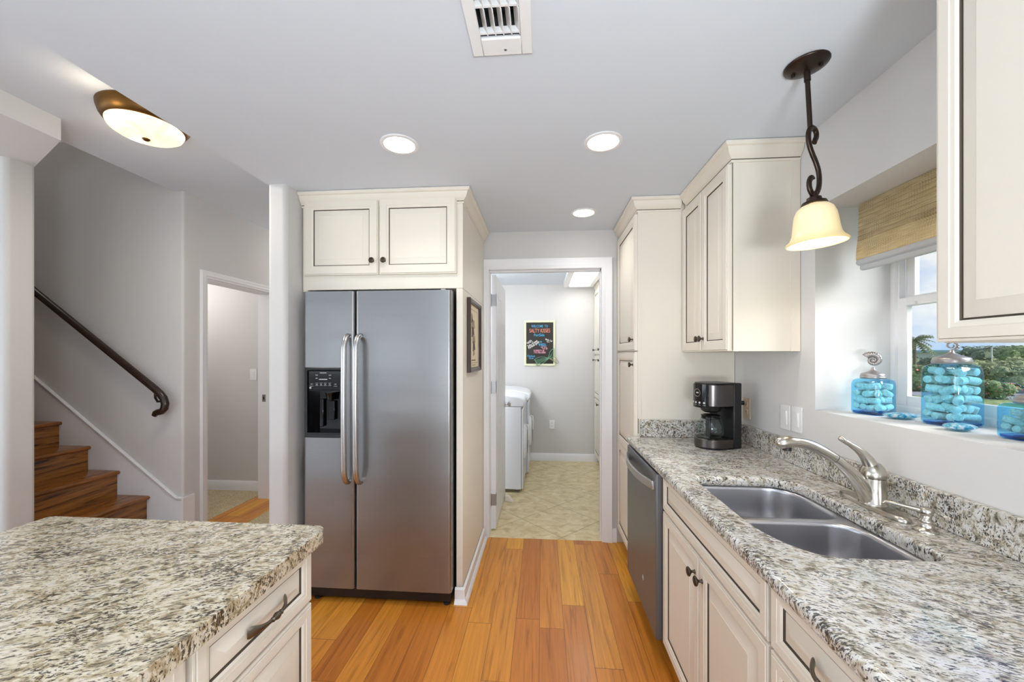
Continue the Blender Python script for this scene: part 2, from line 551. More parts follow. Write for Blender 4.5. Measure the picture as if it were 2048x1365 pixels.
def ring_panel(mb, xf, w, h, rings, m0):
    """stack of inset rectangular rings (inset, height, material of the band leading to it), closed by a centre face"""
    b = len(mb.v)
    for ins, z, mt in rings:
        for x, y in ((ins, ins), (w - ins, ins), (w - ins, h - ins), (ins, h - ins)):
            mb.v.append(xf @ Vector((x, y, z)))
    for i in range(1, len(rings)):
        for k in range(4):
            k2 = (k + 1) % 4
            a = b + (i - 1) * 4
            mb.f.append([a + k, a + k2, a + 4 + k2, a + 4 + k]); mb.mi.append(mb.mat(rings[i][2] or m0))
    a = b + (len(rings) - 1) * 4
    mb.f.append([a, a + 1, a + 2, a + 3]); mb.mi.append(mb.mat(m0))
    mb.f.append([b + 3, b + 2, b + 1, b]); mb.mi.append(mb.mat(m0))

def door_rings(fr=0.055, t=0.02, bev=0.035):
    g = M['glaze']
    return [(0, 0, None), (0, t - 0.005, None), (0.001, t - 0.003, None), (0.006, t - 0.003, None), (0.0068, t - 0.003, g), (0.0075, t, None), (fr - 0.014, t, None), (fr - 0.0135, t - 0.0018, None), (fr - 0.005, t - 0.003, None),
            (fr, t - 0.007, None), (fr + 0.0005, t - 0.0125, g), (fr + 0.0040, t - 0.0125, g), (fr + 0.0044, t - 0.0105, g), (fr + 0.006, t - 0.010, None), (fr + 0.006 + bev, t - 0.0015, None), (fr + 0.0068 + bev, t - 0.0008, None)]

def cab_front(name, parent, o, U, V, N, w, h, fr=0.055, bev=0.035, t=0.02, label=None, splits=None):
    mb = MB()
    xf = frame(o, U, V, N)
    if not splits:
        ring_panel(mb, xf, w, h, door_rings(fr, t, bev), M['cream'])
    else:                                                    # one leaf with several fields above one another
        z = 0
        for q, hh in enumerate(splits):
            xq = frame(Vector(o) + Vector(V) * z, U, V, N)
            ring_panel(mb, xq, w, hh, door_rings(fr, t, bev), M['cream'])
            z += hh
    return mb.build(name, parent, smooth=25, label=label)

def knob(parent, p, N, s=1.0, name='knob'):
    mb = MB()
    N = Vector(N)
    U = Vector((0, 0, 1)); V = N.cross(U)
    prof = [(0.0075, 0), (0.0075, 0.002), (0.0045, 0.005), (0.0045, 0.012), (0.0115, 0.017), (0.0155, 0.020), (0.0165, 0.023), (0.015, 0.026), (0.0105, 0.0275), (0.010, 0.0265), (0.004, 0.028), (0.0, 0.028)]
    mb.lathe([(r * s, z * s) for r, z in prof], M['knob'], frame(p, U, V, N), 20)
    return mb.build(name, parent, smooth=50)

def pull(parent, p, along, N, L=0.13):
    """antique pull with flared leaf ends and a turned bead in the middle"""
    A = Vector(along); N = Vector(N); W = N.cross(A)
    mb = MB()
    pts = []; rad = []
    n = 26
    for i in range(n + 1):
        u = -1 + 2 * i / n
        h = 0.004 + 0.024 * (1 - abs(u) ** 2.6)
        pts.append(Vector(p) + A * (u * L / 2) + N * h)
        w = 0.0045 + 0.011 * max(0, (abs(u) - 0.45) / 0.55) ** 1.2
        if abs(u) > 0.93: w *= 0.8
        rad.append(w)
    V = []; F = []; seg = 10
    for i, q in enumerate(pts):
        tv = (pts[min(i + 1, n)] - pts[max(i - 1, 0)]).normalized()
        nn = (N - tv * N.dot(tv)).normalized()
        for k in range(seg):
            a = 2 * PI * k / seg
            V.append(q + W * math.cos(a) * rad[i] + nn * math.sin(a) * 0.0038)
    for i in range(n):
        for k in range(seg):
            k2 = (k + 1) % seg
            F.append((i * seg + k, i * seg + k2, (i + 1) * seg + k2, (i + 1) * seg + k))
    F.append(list(range(seg))[::-1]); F.append([n * seg + k for k in range(seg)])
    mb.add(V, F, M['pewter'])
    bead = frame(Vector(p) + N * 0.028 - A * 0.017, N, W, A)
    mb.lathe([(0.004, 0), (0.0062, 0.003), (0.0045, 0.006), (0.0075, 0.012), (0.0088, 0.017), (0.0075, 0.022), (0.0045, 0.028), (0.0062, 0.031), (0.004, 0.034)], M['pewter'], bead, 16)
    return mb.build('pull_handle', parent, smooth=50)

X = Vector((1, 0, 0)); Y = Vector((0, 1, 0)); Z = Vector((0, 0, 1))

# ------------------------------------------------------------------ room shell
C = 2.35      # kitchen ceiling
HC = 2.62     # hall ceiling
XW = 1.14     # right wall
YD = 2.985    # wall with the laundry opening
YL = 5.22     # laundry back wall
M['pale_bounce'] = paint('pale_bounce_floor', srgb(226, 228, 230), 0.5)  # unseen floor made pale to bounce neutral light onto the ceiling
struct('floor', MB().box(-2.9, 1.14, 0.2, YD + 0.0, -0.12, 0.0).box(-6.2, -2.9, 1.0, YD, -0.12, 0.0).box(-2.83, -1.42, YD, 4.7, -0.12, 0.0), M['planks'])
struct('floor_living_bounce', MB().box(-6.2, 1.14, -4.2, 0.2, -0.12, 0.0).box(-6.2, -2.9, 0.2, 1.0, -0.12, 0.0), M['pale_bounce'])
struct('floor_laundry', MB().box(-1.30, 1.14, YD, YL + 0.1, -0.12, 0.0), M['tile'])
struct('floor_side_room', MB().box(-4.7, -2.83, 2.80, 3.95, -0.12, 0.003), M['carpet'])

# ceiling of the kitchen with the register hole, and the higher hall and living room ceiling
vx0, vx1, vy0, vy1 = -0.187, -0.057, 0.80, 1.150
kc = MB()
kc.box(-1.521, vx0, -4.2, 5.32, C, 2.80)
kc.box(vx1, 1.46, -4.2, 5.32, C, 2.80)
kc.box(vx0, vx1, -4.2, vy0, C, 2.80)
kc.box(vx0, vx1, vy1, 5.32, C, 2.80)
kc.box(vx0, vx1, vy0, vy1, C + 0.16, 2.80)
struct('ceiling', kc, M['ceiling'])
struct('ceiling_hall', MB().box(-2.725, -1.521, -4.2, 4.7, HC, 2.80).box(-6.2, -2.725, -4.2, 2.02, HC, 2.80).box(-4.7, -2.725, 2.80, 4.7, HC, 2.80), M['ceiling'])
struct('ceiling_stairwell', MB().box(-6.2, -2.725, 2.0, 2.80, 5.2, 5.3), M['ceiling'])

# right wall with the deep window niche
NY0, NY1, NZ0, NZ1 = 0.90, 1.73, 1.172, 2.018
wr = MB()
wr.box(XW, 1.46, -4.2, YL + 0.1, -0.1, NZ0)
wr.box(XW, 1.46, -4.2, YL + 0.1, NZ1, C)
wr.box(XW, 1.46, NY1, YL + 0.1, NZ0, NZ1)
wr.box(XW, 1.46, -4.2, NY0, NZ0, NZ1)
struct('wall_right', wr, M['wall_white'])
# wall with the laundry opening
DX0, DX1, DZ = -0.418, 0.451, 2.07
wb = MB()
wb.box(-1.521, DX0, YD, YD + 0.115, 0, C)
wb.box(DX1, XW, YD, YD + 0.115, 0, C)
wb.box(DX0, DX1, YD, YD + 0.115, DZ, C)
struct('wall_back', wb, M['wall'])
struct('wall_laundry_back', MB().box(-1.4, XW, YL, YL + 0.1, 0, C), M['wall'])
struct('wall_laundry_left', MB().box(-1.4, -1.30, YD + 0.115, YL, 0, C), M['wall'])
# the wall stub beside the refrigerator, rounded corners
struct('wall_stub', MB().box(-1.521, -1.412, 2.05, YD + 0.05, -0.05, C + 0.1).box(-1.521, -1.412, YD + 0.06, 4.7, 0, HC), M['wall'], bevel=0.022, seg=4)
# hall: wall with the side room door, stair wall
HX = -2.65
hw = MB()
hw.prism([(2.860, 0), (2.880, 0), (2.880, 2.015), (3.630, 2.015), (3.630, 0), (4.7, 0), (4.7, HC), (2.860, HC)], 0, 0.13, None, frame((HX - 0.13, 0, 0), Y, Z, X))
struct('wall_hall', hw, M['wall'])
arc = [(HX - 0.018 + 0.018 * math.cos(R(-90 + 90 * k / 6)), 2.685 + 0.018 + 0.018 * math.sin(R(-90 + 90 * k / 6))) for k in range(7)]
struct('wall_stair', MB().prism([(-6.2, 2.685)] + arc + [(HX, 2.860), (HX - 0.13, 2.860), (HX - 0.13, 2.80), (-6.2, 2.80)], 0, 5.2), M['wall'])
struct('wall_hall_far', MB().box(-2.79, -1.41, 4.7, 4.8, 0, HC), M['wall'])
struct('wall_stairwell_upper', MB().box(-2.725, -2.60, 2.0, 2.80, HC + 0.18, 5.2).box(-6.2, -2.60, 1.90, 2.0, HC + 0.18, 5.2), M['wall'])
struct('wall_side_room', MB().box(-4.7, HX - 0.131, 3.82, 3.92, 0, HC).box(-4.8, -4.7, 2.80, 3.92, 0, HC), M['wall'])
# wall end and beam in front of the stairs
struct('wall_stair_front', MB().box(-6.2, -2.975, 1.94, 2.075, -0.05, 2.56), M['wall'], bevel=0.022, seg=4)
struct('beam', MB().prism([(-2.473, -4.0), (-2.473, 1.822), (-2.985, 2.07), (-6.2, 2.07), (-6.2, 1.60), (-2.9, 1.60), (-2.9, -4.0)], 2.51, HC), M['wall_white'])
# living room behind the camera, with openings made for the added daylight
struct('wall_left', MB().box(-6.3, -6.2, -4.2, -2.9, 0, HC).box(-6.3, -6.2, 0.9, 2.8, 0, 5.2).box(-6.3, -6.2, -2.9, 0.9, 0, 0.5).box(-6.3, -6.2, -2.9, 0.9, 2.45, HC), M['wall'])
struct('wall_front', MB().box(-6.2, -5.4, -4.3, -4.2, 0, HC).box(0.9, 1.14, -4.3, -4.2, 0, HC).box(-2.4, -1.4, -4.3, -4.2, 0, HC).box(-5.4, -2.4, -4.3, -4.2, 0, 1.0).box(-5.4, -2.4, -4.3, -4.2, 2.0, HC).box(-1.4, 0.9, -4.3, -4.2, 2.2, HC), M['wall'])

# --- trim: baseboards and casings
bb = [(0, 0), (0.014, 0), (0.014, 0.085), (0.009, 0.095), (0.006, 0.102), (0, 0.102)]
def baseboard(name, path, prof=bb):
    mb = MB(); mb.sweep(prof, path); return struct(name, mb, M['trim'])
baseboard('baseboard_laundry', [(0.72, YL), (-1.30, YL)], [(0, 0), (0.014, 0), (0.014, 0.085), (0.009, 0.095), (0.006, 0.102), (0, 0.102)])
baseboard('baseboard_side_room', [(HX - 0.14, 3.82), (-4.7, 3.82)])
baseboard('baseboard_right', [(XW, -4.1), (XW, -0.6)])
baseboard('baseboard_back', [(0.555, YD), (0.514, YD)])
shoe = [(0, 0), (0.030, 0), (0.026, 0.014), (0.014, 0.024), (0.012, 0.075), (0, 0.085)]
baseboard('baseboard_fridge_panel', [(-0.495, 2.186), (-0.450, 2.186), (-0.450, YD - 0.03)][::-1], shoe)

cas = [(0, 0), (0, 0.010), (-0.006, 0.014), (-0.022, 0.015), (-0.030, 0.020), (-0.058, 0.020), (-0.070, 0.024), (-0.076, 0.024), (-0.076, 0)]
tb = MB()
BS = (Vector((0, YD, 0)), X, Z, -Y)
tb.sweep([(-o, h) for o, h in cas], [(-0.4505, DZ - 0.008), (DX1 - 0.008, DZ - 0.008), (DX1 - 0.008, 0.0)], BS)
tb.sweep([(-o * 0.5, h) for o, h in cas], [(DX0 + 0.006, 0.0), (DX0 + 0.006, DZ - 0.006)], BS)
tb.box(DX0, DX0 + 0.008, YD, YD + 0.115, 0, DZ)
tb.box(DX1 - 0.008, DX1, YD, YD + 0.115, 0, DZ)
tb.box(DX0, DX1, YD, YD + 0.115, DZ - 0.010, DZ)
tb.box(DX1 - 0.014, DX1 - 0.008, YD + 0.03, YD + 0.07, 0, DZ - 0.010)
tb.box(DX0 + 0.008, DX1 - 0.008, YD + 0.03, YD + 0.07, DZ - 0.022, DZ - 0.010)
struct('trim_1', tb, M['trim'])
tb = MB()
tb.sweep([(-o * 0.8, h) for o, h in cas], [(2.888, 0.0), (2.888, 2.008), (3.622, 2.008), (3.622, 0.0)], (Vector((HX, 0, 0)), Y, Z, X))
tb.box(HX - 0.13, HX, 2.880, 2.894, 0, 2.015)
tb.box(HX - 0.13, HX, 3.616, 3.630, 0, 2.015)
tb.box(HX - 0.13, HX, 2.880, 3.630, 2.0, 2.015)
struct('trim_2', tb, M['trim'])
# pocket latch strike on the far jamb
st = MB(); st.box(HX - 0.085, HX - 0.05, 3.6135, 3.616, 0.95, 1.02, M['hinge']); st.box(HX - 0.074, HX - 0.062, 3.6128, 3.614, 0.97, 1.0, M['black'])
st.build('strike_plate', label='small metal latch strike on the white jamb of the hall doorway', cat='latch plate')

# ------------------------------------------------------------------ laundry: door, machines, cabinets, sign
dr = thing('door_1', 'white six-panel door standing open into the laundry room', 'door', (-0.389, 3.105, 0.01))
dr['kind'] = 'structure'
db = MB(); DH = 2.035; DW_ = 0.78
db.box(-0.411, -0.371, 3.105, 3.105 + DW_, 0.012, 0.012 + DH)
for cols in ((0.115, 0.355), (0.425, 0.665)):
    for z0, z1 in ((0.24, 0.86), (1.02, 1.60), (1.70, 1.90)):
        for side in (0, 1):
            w = cols[1] - cols[0]; h = z1 - z0
            if side == 0:
                xf = frame((-0.3712, 3.105 + cols[0], z0), Y, Z, X)
            else:
                xf = frame((-0.4108, 3.105 + cols[1], z0), -Y, Z, -X)
            ring_panel(db, xf, w, h, [(0, 0, None), (0, 0.0015, None), (0.012, 0.0035, None), (0.022, 0.001, None), (0.04, 0.001, None), (0.055, 0.004, None)], None)
db.build('door_leaf', dr, mat=M['trim'], smooth=20)
for z in (0.20, 1.10, 1.80):
    hb = MB()
    hb.box(-0.372, -0.371 + 0.0, 3.10, 3.13, z, z + 0.10, M['hinge'])
    hb.box(-0.411, -0.374, 3.1015, 3.1045, z, z + 0.09, M['hinge'])
    hb.tube([(-0.413, 3.099, z - 0.004), (-0.413, 3.099, z + 0.096)], 0.006, M['hinge'], 10)
    hb.build('hinge', dr)
kb = MB()
for sx in (1, -1):
    x0 = -0.371 if sx > 0 else -0.411
    kb.lathe([(0.032, 0), (0.032, 0.005), (0.012, 0.010), (0.011, 0.028), (0.024, 0.036), (0.029, 0.048), (0.024, 0.060), (0.0, 0.064)], M['chrome'], frame((x0, 3.82, 0.925), Y, Z * sx, X * sx), 24)
kb.box(-0.405, -0.377, 3.884, 3.8875, 0.88, 0.97, M['chrome'])
kb.build('door_knob', dr, label='chrome door knob')

def machine(label, x1, y0, y1, top, name):
    t = thing(name, label, 'laundry machine', ((x1 - 0.62), (y0 + y1) / 2, 0), group='white laundry machines')
    MB().box(x1 - 0.62, x1 - 0.012, y0, y1, 0.035, top).build('cabinet', t, mat=M['white_enamel'], bevel=0.006)
    f = MB(); f.box(x1 - 0.010, x1 + 0.008, y0 + 0.004, y1 - 0.004, 0.04, top - 0.02)
    f.build('front_panel', t, mat=M['white_enamel'], bevel=0.008)
    prof = [(x1 - 0.62, top + 0.002), (x1 + 0.006, top + 0.002), (x1 + 0.030, top + 0.04), (x1 + 0.020, top + 0.075), (x1 - 0.03, top + 0.098), (x1 - 0.16, top + 0.125), (x1 - 0.62, top + 0.14)]
    V = [(x, y0 + 0.002, z) for x, z in prof] + [(x, y1 - 0.002, z) for x, z in prof]
    n = len(prof)
    c = MB().add(V, [list(range(n)), list(range(n, 2 * n))[::-1]] + [(i, (i + 1) % n, n + (i + 1) % n, n + i) for i in range(n)])
    c.build('control_top', t, mat=M['white_enamel'], bevel=0.012, seg=3)
    d = MB(); d.lathe([(0.0, 0.034), (0.13, 0.034), (0.17, 0.024), (0.19, 0.004), (0.19, 0.0)], M['white_enamel'], frame((x1 + 0.008, (y0 + y1) / 2, 0.47), Y, Z, X), 40)
    d.lathe([(0.13, 0.0345), (0.13, 0.0365), (0.0, 0.030)], M['black_gloss'], frame((x1 + 0.008, (y0 + y1) / 2, 0.47), Y, Z, X), 40)
    d.build('drum_door', t)
    h = MB(); yy = y1 - 0.09
    h.tube([(x1 + 0.010, yy, 0.62), (x1 + 0.042, yy, 0.61), (x1 + 0.046, yy, 0.53), (x1 + 0.042, yy, 0.45), (x1 + 0.010, yy, 0.44)], 0.011, M['white_plastic'], 10)
    h.build('door_handle', t, smooth=60)
    for yy in (y0 + 0.05, y1 - 0.05):
        for xx in (x1 - 0.06, x1 - 0.56):
            MB().lathe([(0.022, 0), (0.024, 0.012), (0.014, 0.016), (0.014, 0.040)], M['hinge'], Matrix.Translation((xx, yy, 0)), 16).build('foot', t)
    return t
machine('white front-loading laundry machine nearest the open white door, grey side panel in view', -0.205, 3.965, 4.50, 0.874, 'washing_machine')
machine('white laundry machine standing beyond the first one, a curved white handle on its front', -0.170, 4.53, 5.18, 0.874, 'clothes_dryer')

ds = MB()
ds.add([(-0.03, -0.03, 0), (0.05, -0.02, 0), (0.05, 0.02, 0), (-0.03, 0.03, 0), (-0.03, -0.026, 0.055), (0.0, -0.02, 0.055), (0.0, 0.02, 0.055), (-0.03, 0.026, 0.055)],
       [(0, 3, 2, 1), (4, 5, 6, 7), (0, 1, 5, 4), (1, 2, 6, 5), (2, 3, 7, 6), (3, 0, 4, 7)], M['cream'])
o = ds.build('doorstop', bevel=0.006, seg=3, label='small cream rubber wedge on the tiles at the foot of the white door', cat='doorstop')
o.location = (-0.325, 3.74, 0.001); o.rotation_euler = (0, 0, R(-15))

# tall cabinets on the right of the laundry
def tall_laundry(y0, y1, label):
    t = thing('tall_cabinet', label, 'cabinet', (0.90, (y0 + y1) / 2, 0), group='tall cream cabinets in the laundry')
    MB().box(0.70, 1.135, y0, y1, 0.10, 2.27, M['cream']).box(0.76, 1.135, y0, y1, 0.0, 0.098, M['cream']).build('body', t)
    for z0, z1, kz in ((1.415, 2.24, 1.475), (0.86, 1.405, 1.345), (0.11, 0.85, 0.80)):
        cab_front('door', t, (0.70, y1 - 0.004, z0), -Y, Z, -X, y1 - y0 - 0.008, z1 - z0)
        knob(t, (0.68, y1 - 0.05 if kz > 1 else y0 + 0.06, kz), -X)
    cr = MB(); cr.sweep([(0, 2.25), (0.010, 2.25), (0.012, 2.27), (0.03, 2.30), (0.045, 2.32), (0.05, 2.345), (0, 2.345)], [(0.70, y0), (0.70, y1)], m=M['cream'])
    cr.build('crown', t)
    return t
tall_laundry(4.76, 5.21, 'tall cream cabinet in the far right corner of the laundry, at the back wall')
tall_laundry(4.30, 4.75, 'tall cream laundry cabinet next to the doorway jamb, nearer of two')

lf = thing('ceiling_light', 'rectangular white-framed fluorescent light on the laundry ceiling', 'ceiling light', (0.45, 4.7, C))
fb = MB()
for a in ((0.27, 0.34), (0.60, 0.655)):
    fb.box(a[0], a[1], 4.05, 5.13, C - 0.06, C - 0.001)
fb.box(0.34, 0.60, 4.05, 4.10, C - 0.06, C - 0.001).box(0.34, 0.60, 5.09, 5.13, C - 0.06, C - 0.001)
fb.build('frame', lf, mat=M['white_plastic'], bevel=0.008)
MB().box(0.341, 0.599, 4.101, 5.089, C - 0.045, C - 0.03).build('diffuser', lf, mat=M['fixture_glow'])
lamp('laundry_light_glow', 'AREA', (0.47, 4.5, C - 0.075), 1.5, (1, 0.98, 0.95), (0, 0, 0), shape='RECTANGLE', size=0.25, size_y=0.95)

def outlet(name, label, o, U, V, N, kind='outlet', mat=None, cat='outlet'):
    t = thing(name, label, cat, o)
    mb = MB(); xf = frame(o, U, V, N)
    mb.box(-0.036, 0.036, -0.058, 0.058, 0.0005, 0.006, mat or M['white_plastic'], xf)
    mb.build('cover_plate', t, bevel=0.002)
    if kind == 'outlet':
        for s in (-1, 1):
            q = MB(); q.box(-0.016, 0.016, s * 0.020 - 0.013, s * 0.020 + 0.013, 0.006, 0.0085, mat or M['white_plastic'], xf)
            for dx in (-0.006, 0.006):
                q.box(dx - 0.0012, dx + 0.0012, s * 0.020 - 0.004, s * 0.020 + 0.006, 0.0085, 0.0088, M['black'], xf)
            q.build('socket', t)
    else:
        q = MB(); q.box(-0.0165, 0.0165, -0.033, 0.033, 0.006, 0.008, M['white_plastic'], xf)
        q.add([(-0.015, -0.031, 0.008), (0.015, -0.031, 0.008), (0.015, 0.031, 0.008), (-0.015, 0.031, 0.008), (-0.015, -0.031, 0.009), (0.015, -0.031, 0.009), (0.015, 0.031, 0.0125), (-0.015, 0.031, 0.0125)],
              [(4, 5, 6, 7), (0, 1, 5, 4), (1, 2, 6, 5), (2, 3, 7, 6), (3, 0, 4, 7)], M['white_plastic'], xf)
        q.build('rocker', t)
    return t
outlet('wall_outlet', 'white power outlet low on the laundry back wall', (0.125, YL, 0.485), X, Z, -Y)

# chalkboard sign
CHX0, CHX1, CHZ0, CHZ1 = -0.241, 0.168, 1.268, 1.868
cb = thing('chalkboard_sign', 'black chalkboard welcome sign in a pale frame on the laundry wall', 'sign', (-0.037, YL, 1.57))
M['board'] = simple('blackboard', srgb(46, 43, 38), 0.7)
M['sign_frame'] = simple('pale_sign_frame', srgb(228, 228, 194), 0.5)
MB().box(CHX0 + 0.02, CHX1 - 0.02, YL - 0.016, YL - 0.004, CHZ0 + 0.02, CHZ1 - 0.02).build('board', cb, mat=M['board'])
fm = MB(); fm.sweep([(0, 0.001), (0, 0.022), (0.022, 0.022), (0.025, 0.018), (0.025, 0.001)], [(CHX0, CHZ0), (CHX1, CHZ0), (CHX1, CHZ1), (CHX0, CHZ1)], (Vector((0, YL, 0)), X, Z, -Y), closed=True)
fm.build('frame', cb, mat=M['sign_frame'])
chalk = {'blue': simple('blue_chalk', srgb(88, 176, 226), 0.9, emit=(0, 0, 0, 1)), 'coral': simple('coral_chalk', srgb(238, 150, 128), 0.9),
         'white': simple('white_chalk', srgb(238, 238, 232), 0.9), 'pink': simple('pink_chalk', srgb(232, 160, 180), 0.9)}
def text_verts(body, size, xf, bold=0.0, shear=0.0):
    cu = bpy.data.curves.new('t', 'FONT')
    cu.body = body; cu.size = size; cu.align_x = 'CENTER'; cu.align_y = 'CENTER'; cu.offset = bold; cu.shear = shear; cu.resolution_u = 3
    ob = bpy.data.objects.new('t', cu)
    COL.objects.link(ob)
    bpy.context.view_layer.update()
    dg = bpy.context.evaluated_depsgraph_get()
    me = bpy.data.meshes.new_from_object(ob.evaluated_get(dg))
    V = [xf @ v.co for v in me.vertices]; F = [list(p.vertices) for p in me.polygons]
    bpy.data.objects.remove(ob); bpy.data.curves.remove(cu); bpy.data.meshes.remove(me)
    return V, F
def board_text(body, u, v, size, col, rot=0, bold=0.0012, sx=1.0):
    px = CHX0 + (u - 225) / (960 - 225) * (CHX1 - CHX0)
    pz = CHZ1 - (v - 145) / (1215 - 145) * (CHZ1 - CHZ0)
    xf = frame((px, YL - 0.0175, pz), X, Z, -Y) @ Matrix.Rotation(R(rot), 4, 'Z') @ Matrix.Diagonal((sx * 0.80, 1, 1, 1))
    V, F = text_verts(body, size * 0.92, xf, bold * 0.35)
    lt = MB(); lt.add(V, F, chalk[col]); lt.build('chalk_lettering', cb)
board_text('WELCOME  TO', 590, 280, 0.052, 'blue', 0, 0.0006, 0.85)
board_text('SALTY KISSES', 592, 388, 0.080, 'coral', 0, 0.0003, 0.80)
board_text('PortSide', 580, 490, 0.056, 'blue', 0, 0.0004)
board_text('WiFi:', 350, 655, 0.050, 'white', 33)
board_text('Salty Kisses', 420, 690, 0.046, 'white', 33, 0.0012, 0.95)
board_text('Portside guest', 450, 725, 0.044, 'white', 33, 0.0012, 0.9)
board_text('Beds: Cal', 810, 612, 0.034, 'white', -18)
board_text('Agave', 790, 648, 0.022, 'white', -14, 0.0005)
board_text('PB', 620, 655, 0.030, 'blue')
board_text('questions', 645, 700, 0.034, 'blue')
board_text('& requests', 665, 733, 0.030, 'blue')
board_text('call / text', 685, 772, 0.028, 'pink')
board_text('Tracy @', 710, 808, 0.028, 'pink')
board_text('ROBERTA @', 575, 858, 0.034, 'pink')
board_text('770-786-6068', 590, 905, 0.038, 'pink')
board_text('Checkout', 385, 988, 0.036, 'blue')
board_text('10 am', 390, 1040, 0.034, 'blue')
# pierced metal mermaid tail hung over the frame's lower corner
def bpt(u, v):
    return (CHX0 + (u - 225) / (960 - 225) * (CHX1 - CHX0), CHZ1 - (v - 145) / (1215 - 145) * (CHZ1 - CHZ0))
M['mint'] = simple('mint_green_metal', srgb(122, 176, 142), 0.5, 0.2)
M['mint_gold'] = simple('tarnished_green_gold_metal', srgb(150, 152, 112), 0.5, 0.3)
ml = thing('mermaid_tail_ornament', 'openwork green metal mermaid tail hung over a corner of the chalkboard', 'ornament', (bpt(750, 1030)[0], YL - 0.03, bpt(750, 1030)[1]))
def outline_tube(pts, r, y, mat, mb, sub=4):
    P = [Vector((bpt(*p)[0], y, bpt(*p)[1])) for p in pts]
    out = []
    for i in range(len(P) - 1):
        p0 = P[max(i - 1, 0)]; p1 = P[i]; p2 = P[i + 1]; p3 = P[min(i + 2, len(P) - 1)]
        for k in range(sub):
            t = k / sub
            out.append(0.5 * ((2 * p1) + (p2 - p0) * t + (2 * p0 - 5 * p1 + 4 * p2 - p3) * t * t + (3 * p1 - p0 - 3 * p2 + p3) * t ** 3))
    out.append(P[-1])
    mb.tube(out, r, mat, 6)
yb = YL - 0.031
tmb = MB()
up_ = [(465, 1075), (520, 1035), (620, 1010), (720, 1015), (790, 1030)]
lo_ = [(790, 1060), (730, 1110), (660, 1160), (590, 1195), (515, 1212)]
outline_tube(up_, 0.003, yb, M['mint'], tmb); outline_tube(lo_, 0.003, yb, M['mint'], tmb)
outline_tube([(465, 1075), (500, 1120), (530, 1160), (515, 1212)], 0.003, yb, M['mint'], tmb)
outline_tube([(790, 1030), (790, 1060)], 0.003, yb, M['mint'], tmb, 2)
for i in range(11):
    t = i / 10
    a = (480 + 300 * t, 1068 - 45 * t); b = (520 + 255 * t, 1200 - 130 * t)
    outline_tube([a, b], 0.0018, yb, M['mint'], tmb, 1)
for i in range(1, 5):
    t = i / 5
    outline_tube([(470 + 40 * t, 1078 + 110 * t), (640, 1018 + 140 * t), (785, 1032 + 26 * t)], 0.0018, yb - 0.001, M['mint'], tmb, 3)
tmb.build('scaled_body', ml, smooth=60)
fl = MB()
outline_tube([(790, 1030), (815, 950), (850, 870), (935, 808), (942, 900), (930, 1000), (860, 1040), (790, 1050)], 0.003, yb, M['mint'], fl)
for e in ((930, 850), (935, 900), (930, 950), (915, 1000)):
    outline_tube([(800, 1035), ((800 + e[0]) / 2 + 8, (1035 + e[1]) / 2 - 14), e], 0.0018, yb - 0.001, M['mint'], fl, 3)
fl.build('upper_fluke', ml, smooth=60)
fl = MB()
outline_tube([(800, 1045), (870, 1030), (940, 1010), (1000, 1070), (1045, 1145), (980, 1150), (910, 1110), (850, 1065), (800, 1045)], 0.003, yb, M['mint_gold'], fl)
for e in ((1020, 1120), (990, 1135), (960, 1135), (1010, 1090)):
    outline_tube([(815, 1045), ((815 + e[0]) / 2, (1045 + e[1]) / 2 - 10), e], 0.0018, yb - 0.001, M['mint_gold'], fl, 3)
fl.build('lower_fluke', ml, smooth=60, label='tarnished gold-green fluke')

# ------------------------------------------------------------------ refrigerator and its surround
FX0, FX1, FY = -1.357, -0.503, 2.120
fr = thing('refrigerator', 'stainless side-by-side refrigerator with a black ice dispenser', 'refrigerator', ((FX0 + FX1) / 2, 2.5, 0))
MB().box(FX0 + 0.004, FX1 - 0.004, FY + 0.075, 2.90, 0.035, 1.745).build('body', fr, mat=M['black'], bevel=0.004)
SPL = -1.054
def fridge_door(name, x0, x1, z0=0.085, z1=1.765, hole=None):
    t = thing('x', None, None) if False else None
    mb = MB()
    # front skin with rounded vertical edges
    r = 0.016; yb_ = FY + 0.068
    pts = [(x0, yb_)]
    for k in range(7):
        a = PI + (PI / 2) * k / 6
        pts.append((x0 + r + r * math.cos(a), FY + r + r * math.sin(a)))
    for k in range(7):
        a = 1.5 * PI + (PI / 2) * k / 6
        pts.append((x1 - r + r * math.cos(a), FY + r + r * math.sin(a)))
    pts.append((x1, yb_))
    if not hole:
        mb.prism(pts, z0, z1, M['steel'])
    else:
        hx0, hx1, hz0, hz1 = hole
        mb.prism(pts, z0, hz0, M['steel']); mb.prism(pts, hz1, z1, M['steel'])
        L_ = [p for p in pts if p[0] <= x0 + r + 1e-6] + [(hx0, FY), (hx0, yb_)]
        L_ = [pts[0]] + [p for p in pts[1:] if p[0] <= x0 + r + 1e-4] + [(hx0, FY), (hx0, yb_)]
        mb.prism(L_, hz0, hz1, M['steel'])
        R_ = [(hx1, yb_), (hx1, FY)] + [p for p in pts[1:] if p[0] >= x1 - r - 1e-4]
        mb.prism(R_, hz0, hz1, M['steel'])
    return mb.build(name, fr, bevel=0.0, smooth=30)
hz = (-1.345, -1.117, 0.938, 1.332)
fridge_door('freezer_door', FX0, SPL - 0.004, hole=hz)
fridge_door('fresh_food_door', SPL + 0.004, FX1)
gk = MB()
for a, b in ((FX0 + 0.006, SPL - 0.008), (SPL + 0.008, FX1 - 0.003)):
    gk.box(a, b, FY + 0.069, FY + 0.0745, 0.09, 1.76, M['rubber'])
gk.build('door_gasket', fr)
